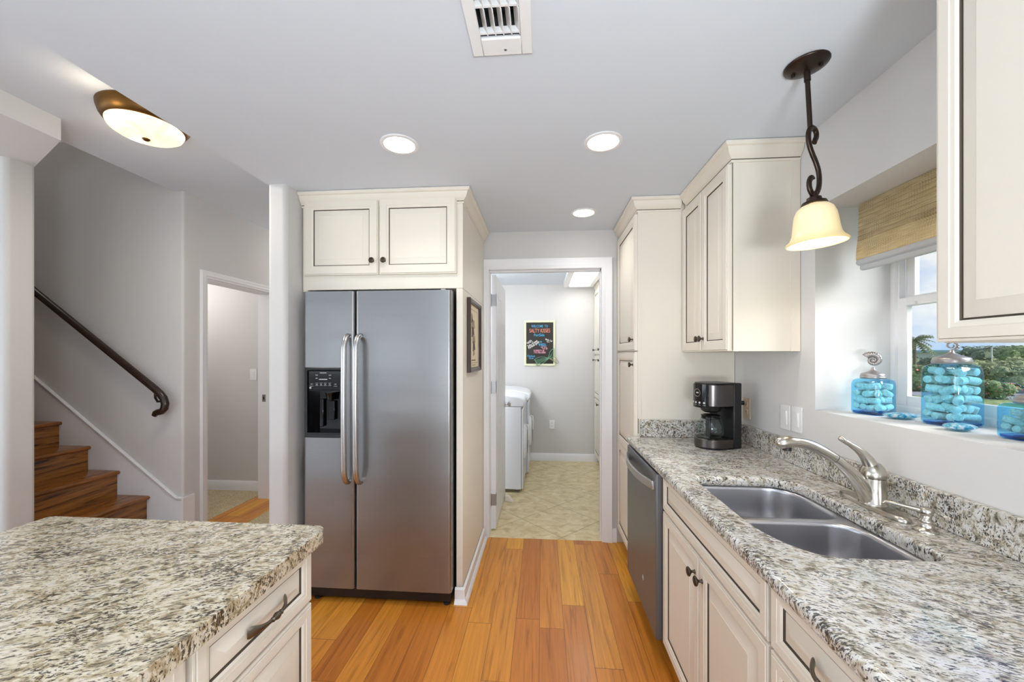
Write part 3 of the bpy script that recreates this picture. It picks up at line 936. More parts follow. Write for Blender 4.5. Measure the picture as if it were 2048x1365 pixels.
def fr_handle(x):
    mb = MB(); pts = []
    z0, z1 = 0.690, 1.512
    for k in range(9):
        a = PI / 2 * k / 8
        pts.append((x, FY - 0.002 - 0.052 * math.sin(a), z0 + 0.085 * (1 - math.cos(a))))
    for k in range(1, 9):
        pts.append((x, FY - 0.054 - 0.004 * math.sin(PI * k / 9), z0 + 0.085 + (z1 - z0 - 0.17) * k / 9))
    for k in range(9):
        a = PI / 2 * (1 - k / 8)
        pts.append((x, FY - 0.002 - 0.052 * math.sin(a), z1 - 0.085 * (1 - math.cos(a))))
    mb.tube(pts, 0.0155, M['steel_handle'], 14, flat=0.9)
    return mb.build('door_handle', fr, smooth=60)
fr_handle(-1.090); fr_handle(-1.022)
# dispenser
dp = MB(); x0, x1, z0, z1 = hz
ring_panel(dp, frame((x0 - 0.002, FY + 0.002, z0 - 0.002), X, Z, -Y), x1 - x0 + 0.004, z1 - z0 + 0.004,
           [(0, 0, None), (0, 0.006, None), (0.004, 0.009, None), (0.016, 0.007, None), (0.0165, 0.003, None)], M['black'])
dp.f.pop(); dp.mi.pop(); dp.f.pop(); dp.mi.pop()
dp.build('dispenser_bezel', fr, smooth=30)
dc = MB()
dc.box(x0 + 0.018, x1 - 0.018, FY + 0.002, FY + 0.008, 1.205, z1 - 0.018, M['black_gloss'])
dc.build('dispenser_controls', fr, bevel=0.002)
cvt = MB()
cx0, cx1, cz0, cz1 = x0 + 0.014, x1 - 0.014, z0 + 0.014, 1.205
cvt.box(cx0, cx0 + 0.004, FY + 0.004, FY + 0.064, cz0, cz1).box(cx1 - 0.004, cx1, FY + 0.004, FY + 0.064, cz0, cz1)
cvt.box(cx0, cx1, FY + 0.060, FY + 0.064, cz0, cz1).box(cx0, cx1, FY + 0.004, FY + 0.064, cz1 - 0.004, cz1)
cvt.box(cx0, cx1, FY - 0.004, FY + 0.064, cz0, cz0 + 0.012)
cvt.build('dispenser_cavity', fr, mat=M['black_gloss'])
sp = MB()
sp.lathe([(0.020, 0), (0.024, 0.03), (0.03, 0.045)], M['black_gloss'], Matrix.Translation((-1.215, FY + 0.035, 1.145)), 16)
sp.box(-1.235, -1.195, FY + 0.040, FY + 0.052, 1.03, 1.14, M['black_gloss'])
sp.box(-1.285, -1.262, FY + 0.040, FY + 0.052, 0.99, 1.15, M['black_gloss'])
sp.build('dispenser_paddle', fr, bevel=0.003)
# printed controls
pr = MB()
yy = FY + 0.0017
def dash(u, v, w, h):    # in pixels of the close-up (88..440 across, 310..870 down)
    px = x0 + (u - 88) / (440 - 88) * (x1 - x0); pz = z1 - (v - 310) / (870 - 310) * (z1 - z0)
    ww = w / 352 * (x1 - x0); hh = h / 560 * (z1 - z0)
    pr.box(px - ww / 2, px + ww / 2, yy - 0.0004, yy, pz - hh / 2, pz + hh / 2, M['grey_mark'])
dash(250, 352, 60, 5); dash(190, 370, 22, 4); dash(312, 370, 22, 4); dash(190, 395, 20, 4); dash(312, 395, 18, 4); dash(250, 404, 76, 7)
for u in (145, 362):
    dash(u, 442, 20, 4); dash(u, 458, 32, 2)
for u in (192, 231, 269, 310):
    dash(u, 434, 26, 2); dash(u, 454, 26, 2); dash(u, 444, 16, 4)
pr.lathe([(0.0062, 0), (0.0062, 0.0006), (0, 0.0006)], M['grey_mark'], frame((x0 + (133 - 88) / 352 * (x1 - x0), FY + 0.0018, z1 - (472 - 310) / 560 * (z1 - z0)), X, Z, -Y), 20)
pr.build('control_markings', fr)
# grille, feet, top hinge cover
MB().box(FX0 + 0.01, FX1 - 0.01, FY + 0.030, FY + 0.074, 0.018, 0.080).build('kick_grille', fr, mat=M['black'], bevel=0.004)
for xx in (FX0 + 0.06, FX1 - 0.035):
    MB().lathe([(0.02, 0), (0.02, 0.008), (0.008, 0.012), (0.008, 0.03)], M['rubber'], Matrix.Translation((xx, FY + 0.05, 0)), 14).build('foot', fr)
MB().lathe([(0.016, 0), (0.016, 0.008), (0.012, 0.011), (0, 0.011)], M['steel_handle'], Matrix.Translation((FX1 - 0.055, FY + 0.045, 1.7655)), 18).build('hinge_cap', fr)
# sticker and white script on the black side
sk = MB(); sk.box(FX1 - 0.0035, FX1 - 0.003, FY + 0.10, FY + 0.135, 1.64, 1.715, M['white_plastic']); sk.build('side_sticker', fr)
def scribble(y0, z0, hgt, seed):
    rr = random.Random(seed); pts = []
    n = 44
    for k in range(n + 1):
        t = k / n
        pts.append((FX1 - 0.0025, y0 + 0.012 * math.sin(t * 34) * (0.4 + 0.6 * math.sin(t * 9 + seed) ** 2) + 0.004 * math.sin(t * 5), z0 - hgt * t + 0.008 * math.sin(t * 41)))
    m_ = MB(); m_.tube(pts, 0.0018, M['white_plastic'], 5); m_.build('side_lettering', fr, smooth=60)
scribble(FY + 0.115, 1.585, 0.115, 1); scribble(FY + 0.115, 1.30, 0.10, 2)
MB().box(FX1 - 0.0045, FX1 - 0.0005, FY + 0.0755, FY + 0.5, 0.06, 1.74).build('side_panel', fr, mat=M['black'])

CF = 2.192   # cabinet face
fc = thing('refrigerator_cabinet', 'cream two-door cabinet over the refrigerator with a full-height end panel', 'cabinet', (-0.93, 2.6, 1.78))
b = MB()
b.box(-1.405, -0.452, CF, 2.975, 1.785, 2.335)
b.box(-1.405, -1.375, CF, 2.975, 1.775, 1.785)
b.build('body', fc, mat=M['cream'], bevel=0.002)
MB().box(-0.490, -0.4525, CF, 2.980, 0.0, 1.784).build('end_panel', fc, mat=M['cream'], bevel=0.002)
for a, bb_, kx in ((-1.387, -0.941, -0.972), (-0.935, -0.486, -0.915)):
    cab_front('door', fc, (a, CF - 0.0005, 1.868), X, Z, -Y, bb_ - a, 0.436, 0.055, 0.03)
    knob(fc, (kx - (0.0 if kx < -0.93 else -0.012), CF - 0.0205, 1.945), -Y)
crown = [(0, 2.268), (0.006, 2.268), (0.008, 2.276), (0.003, 2.280), (0.005, 2.283), (0.012, 2.290), (0.024, 2.300), (0.031, 2.318), (0.033, 2.327), (0.042, 2.331), (0.046, 2.337), (0.046, 2.347), (0, 2.347)]
crm = [M['cream']] * len(crown); crm[3] = M['glaze']
cr = MB(); cr.sweep([(-o, h) for o, h in crown], [(-1.410, CF), (-0.452, CF), (-0.452, 2.97)], m=M['cream'], mats=crm)
cr.build('crown_moulding', fc, smooth=30)

# framed picture on the end panel
fp = thing('framed_picture', 'narrow picture in a dark wood frame hanging on the side panel by the refrigerator', 'picture', (-0.45, 2.52, 1.525))
PY0, PY1, PZ0, PZ1 = 2.31, 2.725, 1.298, 1.752
f_ = MB(); f_.sweep([(0, 0.001), (0, 0.020), (0.006, 0.024), (0.016, 0.021), (0.026, 0.014), (0.028, 0.010), (0.028, 0.001)], [(PY0, PZ0), (PY1, PZ0), (PY1, PZ1), (PY0, PZ1)], (Vector((-0.4515, 0, 0)), Y, Z, X), closed=True)
M['picture_wood'] = simple('dark_picture_frame_wood', srgb(64, 44, 36), 0.3)
f_.build('frame', fp, mat=M['picture_wood'])
M['mat_board'] = simple('cream_mat_board', srgb(232, 216, 186), 0.8)
M['mat_line'] = simple('mat_line', srgb(180, 156, 120), 0.8)
M['ink'] = simple('sepia_ink', srgb(90, 74, 62), 0.8)
M['ink2'] = simple('warm_grey_ink', srgb(160, 140, 120), 0.8)
mt = MB(); mt.box(-0.4495, -0.447, PY0 + 0.02, PY1 - 0.02, PZ0 + 0.02, PZ1 - 0.02, M['mat_board'])
mt.build('mat_board', fp)
dr_ = MB()
def pic(a, b_, c_, d_, m_, k=0):
    dr_.box(-0.4468, -0.4463 + k * 0.0003, PY0 + a, PY0 + b_, PZ0 + c_, PZ0 + d_, m_)
pic(0.06, 0.355, 0.395, 0.398, M['mat_line']); pic(0.06, 0.355, 0.055, 0.058, M['mat_line']); pic(0.06, 0.063, 0.055, 0.398, M['mat_line']); pic(0.352, 0.355, 0.055, 0.398, M['mat_line'])
for k, (a, b_, c_, d_) in enumerate([(0.12, 0.24, 0.27, 0.33), (0.13, 0.22, 0.22, 0.28), (0.15, 0.26, 0.18, 0.23), (0.17, 0.25, 0.13, 0.19), (0.18, 0.23, 0.10, 0.14), (0.12, 0.16, 0.31, 0.36)]):
    dr_.prism([(a, c_), (b_, c_ + 0.012), (b_ - 0.02, d_), (a + 0.012, d_ + 0.01)], 0, 0.0012 + 0.0002 * k, M['ink'] if k % 2 else M['ink2'], frame((-0.4468, PY0, PZ0), Y, Z, X))
pic(0.13, 0.27, 0.070, 0.076, M['ink']); pic(0.14, 0.26, 0.040, 0.044, M['ink2'])
dr_.build('drawing', fp)

# ------------------------------------------------------------------ right-hand cabinets
PF = 0.575   # pantry carcass face, doors come forward to 0.555
pa = thing('pantry_cabinet', 'full-height cream pantry cabinet between the laundry opening and the dishwasher', 'cabinet', (0.85, 2.69, 0))
MB().box(PF, 1.138, 2.412, 2.982, 0.10, 2.335).box(PF + 0.05, 1.138, 2.43, 2.982, 0, 0.10).build('body', pa, mat=M['cream'], bevel=0.002)
# frame-and-panel end seen from the camera
sd = MB(); sd.box(PF + 0.0, PF + 0.018, 2.4085, 2.4118, 1.02, 2.27).box(1.12, 1.138, 2.4085, 2.4118, 1.42, 2.27); sd.build('end_stile', pa, mat=M['cream'])
gl = MB(); gl.box(PF + 0.0002, PF + 0.004, 2.4105, 2.4135, 0.93, 2.27); gl.build('end_glaze_line', pa, mat=M['glaze'])  # thin dark strip in the glaze colour
cab_front('door', pa, (PF, 2.962, 1.432), -Y, Z, -X, 0.540, 0.828, 0.055)
cab_front('door', pa, (PF, 2.962, 0.115), -Y, Z, -X, 0.540, 1.308, 0.055, splits=[0.655, 0.653])
knob(pa, (PF - 0.02, 2.455, 1.500), -X); knob(pa, (PF - 0.02, 2.455, 1.345), -X)
cr = MB(); cr.sweep(crown, [(0.824, 2.412), (PF, 2.412), (PF, 2.975)], m=M['cream'], mats=crm)
UX, UY0, UY1 = 0.850, 1.825, 2.408
cr.build('crown_moulding', pa, smooth=30)

def wall_cab(label, y0, y1, z0, n, kn, crown_path=None, x=UX, fr=0.052):
    t = thing('upper_cabinet', label, 'cabinet', (1.0, (y0 + y1) / 2, z0))
    MB().box(x, 1.138, y0, y1, z0, 2.335).build('body', t, mat=M['cream'], bevel=0.002)
    w = (y1 - y0 - 0.006) / n
    for i in range(n):
        cab_front('door', t, (x - 0.0005, y1 - 0.003 - i * w, z0 + 0.002), -Y, Z, -X, w - 0.003, 2.262 - z0, fr, 0.03)
    for ky in kn:
        knob(t, (x - 0.0205, ky, z0 + 0.068), -X)
    if crown_path:
        c_ = MB(); c_.sweep(crown, crown_path, m=M['cream'], mats=crm); c_.build('crown_moulding', t, smooth=30)
    return t
wc = wall_cab('cream two-door wall cabinet above the coffee maker', UY0, UY1, 1.420, 2, (2.135, 2.090), [(1.138, UY0), (UX, UY0), (UX, 2.366)])
q = MB(); q.box(UX + 0.0003, UX + 0.003, UY0 - 0.0008, UY0 + 0.002, 1.423, 2.27, M['glaze'])
q.build('end_glaze_line', wc)  # narrow glaze-coloured strip down the cabinet edge
q = MB(); q.box(UX + 0.004, UX + 0.024, UY0 - 0.003, UY0 - 0.0003, 1.42, 2.27, M['cream']).box(1.098, 1.138, UY0 - 0.004, UY0 - 0.0003, 1.42, 2.27, M['cream'])
q.build('end_stile', wc)
nc = wall_cab('cream wall cabinet hanging over the near end of the counter, cut by the photo edge', 0.06, 0.898, 1.427, 2, (), None, 0.850, 0.042)

# base cabinets
BX = 0.555   # carcass face; fronts come forward to 0.535
def base_cab(label, y0, y1, name='base_cabinet'):
    t = thing(name, label, 'cabinet', (0.85, (y0 + y1) / 2, 0))
    b = MB()
    b.box(BX, BX + 0.018, y0, y1, 0.11, 0.8715)
    b.box(BX + 0.018, 1.10, y0, y0 + 0.018, 0.11, 0.8715).box(BX + 0.018, 1.10, y1 - 0.018, y1, 0.11, 0.8715)
    b.box(BX + 0.018, 1.10, y0 + 0.018, y1 - 0.018, 0.11, 0.128).box(1.12, 1.138, y0, y1, 0.11, 0.8715)
    b.build('body', t, mat=M['cream'])
    MB().box(BX + 0.055, BX + 0.07, y0, y1, 0.0, 0.109).build('toe_kick', t, mat=M['cream'])
    return t
sb = base_cab('cream sink base cabinet with a false drawer front over two doors, next to the dishwasher', 0.975, 1.795)
cab_front('false_drawer_front', sb, (BX - 0.0005, 1.790, 0.715), -Y, Z, -X, 0.812, 0.155, 0.040, 0.028)
cab_front('door', sb, (BX - 0.0005, 1.790, 0.118), -Y, Z, -X, 0.403, 0.588, 0.052, 0.03)
cab_front('door', sb, (BX - 0.0005, 1.383, 0.118), -Y, Z, -X, 0.405, 0.588, 0.052, 0.03)
knob(sb, (BX - 0.0205, 1.418, 0.640), -X); knob(sb, (BX - 0.0205, 1.355, 0.642), -X)
def drawers(t, y0, y1, zs, xo, N, hl=0.13):
    U = -Y if N.x < 0 else Y
    for z0, z1 in zs:
        o = (xo, y1 if N.x < 0 else y0, z0)
        cab_front('drawer_front', t, o, U, Z, N, y1 - y0, z1 - z0, 0.040, 0.028)
        pull(t, (xo + N.x * 0.0205, (y0 + y1) / 2, (z0 + z1) / 2 + 0.003), Y, N, hl)
nb = base_cab('cream drawer base cabinet at the near end of the sink counter', 0.52, 0.970)
drawers(nb, 0.524, 0.966, ((0.715, 0.870), (0.420, 0.706), (0.118, 0.411)), BX - 0.0005, -X)
nb2 = base_cab('cream base cabinet beside the camera at the end of the sink counter', -0.45, 0.515)
cab_front('door', nb2, (BX - 0.0005, 0.511, 0.118), -Y, Z, -X, 0.475, 0.752, 0.052, 0.03)
cab_front('door', nb2, (BX - 0.0005, 0.030, 0.118), -Y, Z, -X, 0.475, 0.752, 0.052, 0.03)

# dishwasher
dw = thing('dishwasher', 'slate-grey stainless dishwasher with a bowed bar handle, under the counter', 'dishwasher', (0.85, 2.10, 0))
MB().box(BX + 0.012, 1.10, 1.803, 2.405, 0.10, 0.870).build('tub', dw, mat=M['rubber'])
MB().box(BX + 0.05, BX + 0.07, 1.803, 2.405, 0, 0.099).build('toe_kick', dw, mat=M['black'])
d_ = MB(); d_.box(BX - 0.045, BX + 0.010, 1.803, 2.400, 0.115, 0.866); d_.build('door', dw, mat=M['steel_dark'], bevel=0.006, seg=3)
h_ = MB(); hp = []
for k in range(15):
    u = -1 + 2 * k / 14
    hp.append((BX - 0.052 - 0.034 * (1 - abs(u) ** 2.4), 2.10 + u * 0.262, 0.806))
Vv = []; Ff = []
for i, (px, py, pz) in enumerate(hp):
    Vv += [(px - 0.006, py, pz - 0.019), (px + 0.006, py, pz - 0.019), (px + 0.006, py, pz + 0.019), (px - 0.006, py, pz + 0.019)]
for i in range(14):
    for k in range(4):
        Ff.append((i * 4 + k, i * 4 + (k + 1) % 4, i * 4 + 4 + (k + 1) % 4, i * 4 + 4 + k))
Ff += [(3, 2, 1, 0), (56, 57, 58, 59)]
h_.add(Vv, Ff)
for s in (-1, 1):
    h_.box(BX - 0.058, BX - 0.044, 2.10 + s * 0.262 - 0.014, 2.10 + s * 0.262 + 0.014, 0.787, 0.825)
h_.build('bar_handle', dw, mat=M['steel_handle'], bevel=0.003, smooth=40)
lg = MB(); lg.lathe([(0.013, 0), (0.013, 0.001), (0.0, 0.001)], M['grey_mark'], frame((BX - 0.0455, 2.03, 0.272), -Y, Z, -X), 24)
lg.lathe([(0.010, 0.001), (0.010, 0.0014), (0.009, 0.0014), (0.009, 0.001)], M['steel_dark'], frame((BX - 0.0455, 2.03, 0.272), -Y, Z, -X), 24, cap=False)
lg.build('round_badge', dw)
vv, ff = text_verts('7', 0.016, frame((BX - 0.0595, 1.838, 0.806), -Y, Z, -X), 0.0004)
nm = MB(); nm.add(vv, ff, M['grey_mark']); nm.build('handle_mark', dw)

# ------------------------------------------------------------------ counters
def slab(outer, hole, z0, z1, extra=()):
    bm = bmesh.new()
    def loop(p):
        vs = [bm.verts.new((x, y, z1)) for x, y in p]
        return [bm.edges.new((vs[i], vs[(i + 1) % len(vs)])) for i in range(len(vs))]
    es = loop(outer)
    if hole: es += loop(hole)
    for hh_ in extra: es += loop(hh_)
    r = bmesh.ops.triangle_fill(bm, use_beauty=True, use_dissolve=False, edges=es)
    fs = [g for g in r['geom'] if isinstance(g, bmesh.types.BMFace)]
    ex = bmesh.ops.extrude_face_region(bm, geom=fs)
    for g in ex['geom']:
        if isinstance(g, bmesh.types.BMVert):
            g.co.z = z0
    bm.verts.index_update()
    V = [tuple(v.co) for v in bm.verts]; F = [[v.index for v in f.verts] for f in bm.faces]
    bm.free()
    return V, F
def rrect(x0, x1, y0, y1, radii, seg=8):
    """corners order: (x1,y1) far right, (x0,y1) far left, (x0,y0) near left, (x1,y0) near right"""
    out = []
    for (cx, cy, sx, sy, a0), r in zip(((x1, y1, -1, -1, 0), (x0, y1, 1, -1, 90), (x0, y0, 1, 1, 180), (x1, y0, -1, 1, 270)), radii):
        rx, ry = r if isinstance(r, tuple) else (r, r)
        for k in range(seg + 1):
            a = R(a0 + 90 * k / seg)
            out.append((cx + sx * rx + rx * math.cos(a), cy + sy * ry + ry * math.sin(a)))
    return out
SINK = rrect(0.598, 0.972, 1.008, 1.622, [(0.10, 0.12), (0.035, 0.035), (0.12, 0.22), (0.045, 0.035)])
ct = thing('countertop', 'speckled beige granite counter on the sink side, with the sink cut into it', 'countertop', (0.82, 1.0, 0.875))
V, F = slab([(0.507, -0.50), (1.1385, -0.50), (1.1385, 2.407), (0.507, 2.407)], SINK, 0.875, 0.914)
MB().add(V, F).build('top', ct, mat=M['granite'], bevel=0.0135, seg=5, smooth=35)
MB().box(1.118, 1.1385, -0.50, 2.407, 0.9145, 1.016).build('backsplash', ct, mat=M['granite'], bevel=0.002)
MB().box(0.585, 1.1175, 2.386, 2.407, 0.9145, 1.016).build('backsplash', ct, mat=M['granite'], bevel=0.002)

ks = thing('kitchen_sink', 'stainless double-bowl sink set under the granite', 'sink', (0.785, 1.315, 0.7))
def bowl(path, zt, zb, nin=0.022):
    mb = MB(); n = len(path)
    cx = sum(p[0] for p in path) / n; cy = sum(p[1] for p in path) / n
    rings = []
    def inset(d, z):
        q = []
        for i in range(n):
            p = Vector(path[i]); a = Vector(path[i - 1]); b_ = Vector(path[(i + 1) % n])
            t = (b_ - a)
            t = t.normalized() if t.length > 1e-6 else Vector((1, 0))
            nn = Vector((-t.y, t.x))
            q.append((p.x + nn.x * d, p.y + nn.y * d, z))
        return q
    for d, z in ((-0.003, zt + 0.0005), (0.0, zt), (0.003, zt - 0.004), (0.005, zt - 0.012), (0.008, zt - 0.12), (0.012, zb + 0.035), (0.020, zb + 0.013), (0.036, zb + 0.003), (0.055, zb)):
        rings.append(inset(d, z))
    V_ = [p for r_ in rings for p in r_]; F_ = []
    for i in range(len(rings) - 1):
        for k in range(n):
            k2 = (k + 1) % n
            F_.append((i * n + k, i * n + k2, (i + 1) * n + k2, (i + 1) * n + k))
    V_.append((cx, cy, zb - 0.004)); c_ = len(V_) - 1; l = (len(rings) - 1) * n
    for k in range(n):
        F_.append((l + k, l + (k + 1) % n, c_))
    mb.add(V_, F_)
    return mb, (cx, cy)
b1 = rrect(0.592, 0.965, 1.328, 1.634, [(0.10, 0.11), (0.04, 0.04), (0.05, 0.05), (0.06, 0.06)])
b2 = rrect(0.592, 0.965, 0.998, 1.302, [(0.09, 0.09), (0.055, 0.055), (0.12, 0.20), (0.06, 0.05)])
for pth in (b1, b2):
    mb, (cx, cy) = bowl(pth, 0.8745, 0.675)
    bo = mb.build('basin', ks, mat=M['steel_sink'], smooth=60)
    dd = MB(); dd.lathe([(0.045, 0.0), (0.043, 0.003), (0.034, 0.001), (0.03, -0.001), (0.0, -0.001)], M['chrome'], Matrix.Translation((cx, cy, 0.6745)), 28)
    dd.build('drain', bo)
# steel deck round and between the bowls
fl2 = MB(); V, F = slab(rrect(0.575, 1.006, 0.9945, 1.655, [0.09, 0.04, 0.10, 0.06]), b1, 0.8725, 0.8745, [b2])
fl2.add(V, F).build('rim', ks, mat=M['steel_sink'])
# faucet
fa = thing('faucet', 'brushed nickel pull-out kitchen faucet with a lever, behind the sink', 'faucet', (1.055, 1.335, 0.9145))
p_ = MB()
dk = []
for k in range(40):
    a = 2 * PI * k / 40
    dk.append((1.055 + 0.030 * math.copysign(abs(math.cos(a)) ** 0.8, math.cos(a)), 1.338 + 0.128 * math.copysign(abs(math.sin(a)) ** 0.8, math.sin(a))))
V_ = [(x, y, 0.9146) for x, y in dk] + [(x, y, 0.922) for x, y in dk] + [(1.055 + (x - 1.055) * 0.86, 1.338 + (y - 1.338) * 0.95, 0.928) for x, y in dk]
F_ = [list(range(40))[::-1], list(range(80, 120))] + [(i * 40 + k, i * 40 + (k + 1) % 40, (i + 1) * 40 + (k + 1) % 40, (i + 1) * 40 + k) for i in range(2) for k in range(40)]
p_.add(V_, F_).build('deck_plate', fa, mat=M['nickel'], smooth=50)
bd = MB(); bd.lathe([(0.037, 0.928), (0.036, 0.931), (0.0345, 0.934), (0.0330, 1.002), (0.0325, 1.010)], M['nickel'], Matrix.Translation((1.055, 1.335, 0)), 32)
bd.build('body', fa, smooth=50)
def bez(p0, p1, p2, p3, n=14):
    return [(1 - t) ** 3 * Vector(p0) + 3 * (1 - t) ** 2 * t * Vector(p1) + 3 * (1 - t) * t * t * Vector(p2) + t ** 3 * Vector(p3) for t in [k / n for k in range(n + 1)]]
sx = 1.055
s1 = bez((sx - 0.006, 1.335, 0.936), (sx - 0.03, 1.335, 0.985), (sx - 0.07, 1.335, 1.035), (sx - 0.115, 1.335, 1.068))
sp1 = MB(); sp1.tube(s1, [0.030 - 0.013 * (k / 14) ** 0.7 for k in range(15)], M['nickel'], 20)
sp1.build('spout', fa, smooth=60)
s2 = bez((sx - 0.1165, 1.335, 1.069), (sx - 0.17, 1.335, 1.105), (sx - 0.20, 1.335, 1.118), (sx - 0.235, 1.335, 1.120))
s2 += bez((sx - 0.236, 1.335, 1.120), (sx - 0.26, 1.335, 1.122), (sx - 0.28, 1.335, 1.118), (sx - 0.290, 1.335, 1.104), 8)[1:]
r2 = [0.0168 + 0.001 * (k / 14) for k in range(15)] + [0.0195, 0.0205, 0.021, 0.0215, 0.021, 0.020, 0.017, 0.011]
sp2 = MB(); sp2.tube(s2, r2[:len(s2)], M['nickel'], 20)
sp2.lathe([(0.0135, 0), (0.0135, -0.012), (0.011, -0.012), (0.0105, -0.004), (0, -0.004)], M['black'], Matrix.Translation((sx - 0.262, 1.335, 1.104)), 18)
sp2.build('spray_head', fa, smooth=60)
hd = MB(); hd.lathe([(0.0335, 1.0115), (0.0345, 1.016), (0.0335, 1.030), (0.028, 1.045), (0.019, 1.056), (0.0, 1.062)], M['nickel'], Matrix.Translation((1.055, 1.335, 0)), 32)
hl = bez((sx - 0.002, 1.335, 1.035), (sx - 0.020, 1.335, 1.085), (sx - 0.045, 1.335, 1.10), (sx - 0.090, 1.335, 1.128), 14)
hd.tube(hl, [0.026 - 0.0195 * (k / 14) ** 0.55 for k in range(12)] + [0.0078, 0.0085, 0.006], M['nickel'], 16)
hd.tube([(sx - 0.086, 1.335, 1.125), (sx - 0.098, 1.335, 1.134), (sx - 0.103, 1.335, 1.131)], [0.0075, 0.009, 0.004], M['nickel'], 12)
hd.build('lever_handle', fa, smooth=60)

so = thing('soap_dispenser', 'small brushed nickel soap pump set in the counter beside the faucet', 'soap dispenser', (1.058, 1.165, 0.9145))
sm = MB(); sm.lathe([(0.026, 0.9146), (0.026, 0.918), (0.022, 0.922), (0.0165, 0.926), (0.0165, 0.936), (0.014, 0.939), (0.0155, 0.943), (0.0135, 0.947), (0.0105, 0.950), (0.0105, 0.960)], M['nickel'], Matrix.Translation((1.058, 1.165, 0)), 28)
sm.build('base', so, smooth=50)
sm = MB(); sm.lathe([(0.0135, 0.9602), (0.0145, 0.963), (0.0145, 0.976), (0.012, 0.979), (0, 0.980)], M['nickel'], Matrix.Translation((1.058, 1.165, 0)), 24)
sm.tube([(1.050, 1.170, 0.970), (1.020, 1.192, 0.974), (0.992, 1.212, 0.977), (0.988, 1.215, 0.972)], [0.008, 0.0062, 0.0052, 0.004], M['nickel'], 12)
sm.build('pump_head', so, smooth=50)

# island
ic = thing('island_countertop', 'speckled beige granite slab on the kitchen island', 'countertop', (-1.05, 0.2, 0.875))
V, F = slab(rrect(-1.488, -0.612, -0.85, 1.070, [0.03, 0.02, 0.02, 0.02], 5), None, 0.875, 0.914)
MB().add(V, F).build('top', ic, mat=M['granite_island'], bevel=0.0135, seg=5, smooth=35)
IX = -0.665
def island_cab(label, y0, y1):
    t = thing('island_cabinet', label, 'cabinet', (-1.05, (y0 + y1) / 2, 0), group='cream cabinets under the island slab')
    MB().box(-1.44, IX, y0, y1, 0.105, 0.8735).build('body', t, mat=M['cream'], bevel=0.0015)
    MB().box(-1.40, IX - 0.06, y0 + (0 if y0 > 0.7 else 0), y1 - 0.001, 0.0, 0.104).build('toe_kick', t, mat=M['cream'])
    return t
i1 = island_cab('cream island drawer cabinet nearest the refrigerator, antique pull on its top drawer', 0.672, 1.052)
drawers(i1, 0.676, 1.049, ((0.715, 0.868), (0.42, 0.706), (0.118, 0.411)), IX + 0.0005, X, 0.125)
i2 = island_cab('cream island cabinet nearer the camera, beside the narrow drawer cabinet', 0.215, 0.668)
drawers(i2, 0.219, 0.662, ((0.715, 0.868), (0.42, 0.706), (0.118, 0.411)), IX + 0.0005, X)
i3 = island_cab('cream island cabinet at the end of the island behind the picture edge', -0.80, 0.211)

# ------------------------------------------------------------------ coffee maker, outlets, switches
cmk = thing('coffee_maker', 'black and dark steel drip coffee maker in the counter corner', 'coffee maker', (0.925, 2.165, 0.9145), R(-158))
M['cm_steel'] = m_steel('black_stainless', srgb(96, 92, 90), 0.18)
def dshape(xr, xf_, w, n=14):
    """footprint: square at the back (xr), rounded towards +x (xf_)"""
    r = w
    pts = [(xr, -w), (xf_ - r, -w)]
    for k in range(1, n):
        a = -PI / 2 + PI * k / n
        pts.append((xf_ - r + r * math.cos(a), w * math.sin(a)))
    pts += [(xf_ - r, w), (xr, w)]
    return pts
b_ = MB(); b_.prism(dshape(-0.035, 0.115, 0.082, 20), 0.006, 0.052); b_.build('base_ring', cmk, mat=M['cm_steel'], local=True, bevel=0.004)
b_ = MB(); b_.prism(dshape(-0.033, 0.112, 0.079, 20), 0.0, 0.0058); b_.prism(dshape(-0.033, 0.104, 0.072, 20), 0.0522, 0.056); b_.build('warming_plate', cmk, mat=M['black_gloss'], local=True)
b_ = MB(); b_.box(-0.088, -0.0355, -0.083, 0.083, 0.0, 0.343); b_.build('water_tank', cmk, mat=M['black'], local=True, bevel=0.006, seg=3)
b_ = MB(); b_.prism(dshape(-0.035, 0.115, 0.083, 20), 0.222, 0.336); b_.build('brew_housing', cmk, mat=M['cm_steel'], local=True, bevel=0.003)
b_ = MB(); b_.prism(dshape(-0.035, 0.113, 0.081, 20), 0.3362, 0.344); b_.build('lid', cmk, mat=M['black'], local=True, bevel=0.003)
b_ = MB(); b_.lathe([(0.030, 0.186), (0.046, 0.195), (0.058, 0.2218)], M['black'], Matrix.Translation((0.035, 0, 0)), 28); b_.build('filter_basket', cmk, local=True)
# curved control fascia wrapped round the front
def fascia(a0, a1, z0, z1, r0, r1, n=12):
    V_ = []; F_ = []
    for k in range(n + 1):
        a = R(a0 + (a1 - a0) * k / n)
        for r, z in ((r0, z0), (r1, z0), (r1, z1), (r0, z1)):
            V_.append((0.032 + r * math.cos(a), r * math.sin(a), z))
    for k in range(n):
        for q_ in range(4):
            F_.append((k * 4 + q_, k * 4 + (q_ + 1) % 4, k * 4 + 4 + (q_ + 1) % 4, k * 4 + 4 + q_))
    F_ += [(3, 2, 1, 0), (n * 4, n * 4 + 1, n * 4 + 2, n * 4 + 3)]
    return V_, F_
V_, F_ = fascia(-38, 38, 0.214, 0.338, 0.0832, 0.0885)
MB().add(V_, F_).build('control_fascia', cmk, mat=M['black_gloss'], local=True, bevel=0.001)
kn_ = MB()
def on_face(a, z, r=0.0886):
    a = R(a); d = Vector((math.cos(a), math.sin(a), 0)); u = Vector((-math.sin(a), math.cos(a), 0))
    return frame(Vector((0.032, 0, z)) + d * r, u, Z, d)
kn_.lathe([(0.021, 0), (0.021, 0.003), (0.0185, 0.003), (0.0185, 0.001), (0.0, 0.001)], M['chrome'], on_face(0, 0.292), 32)
kn_.build('dial_ring', cmk, local=True)
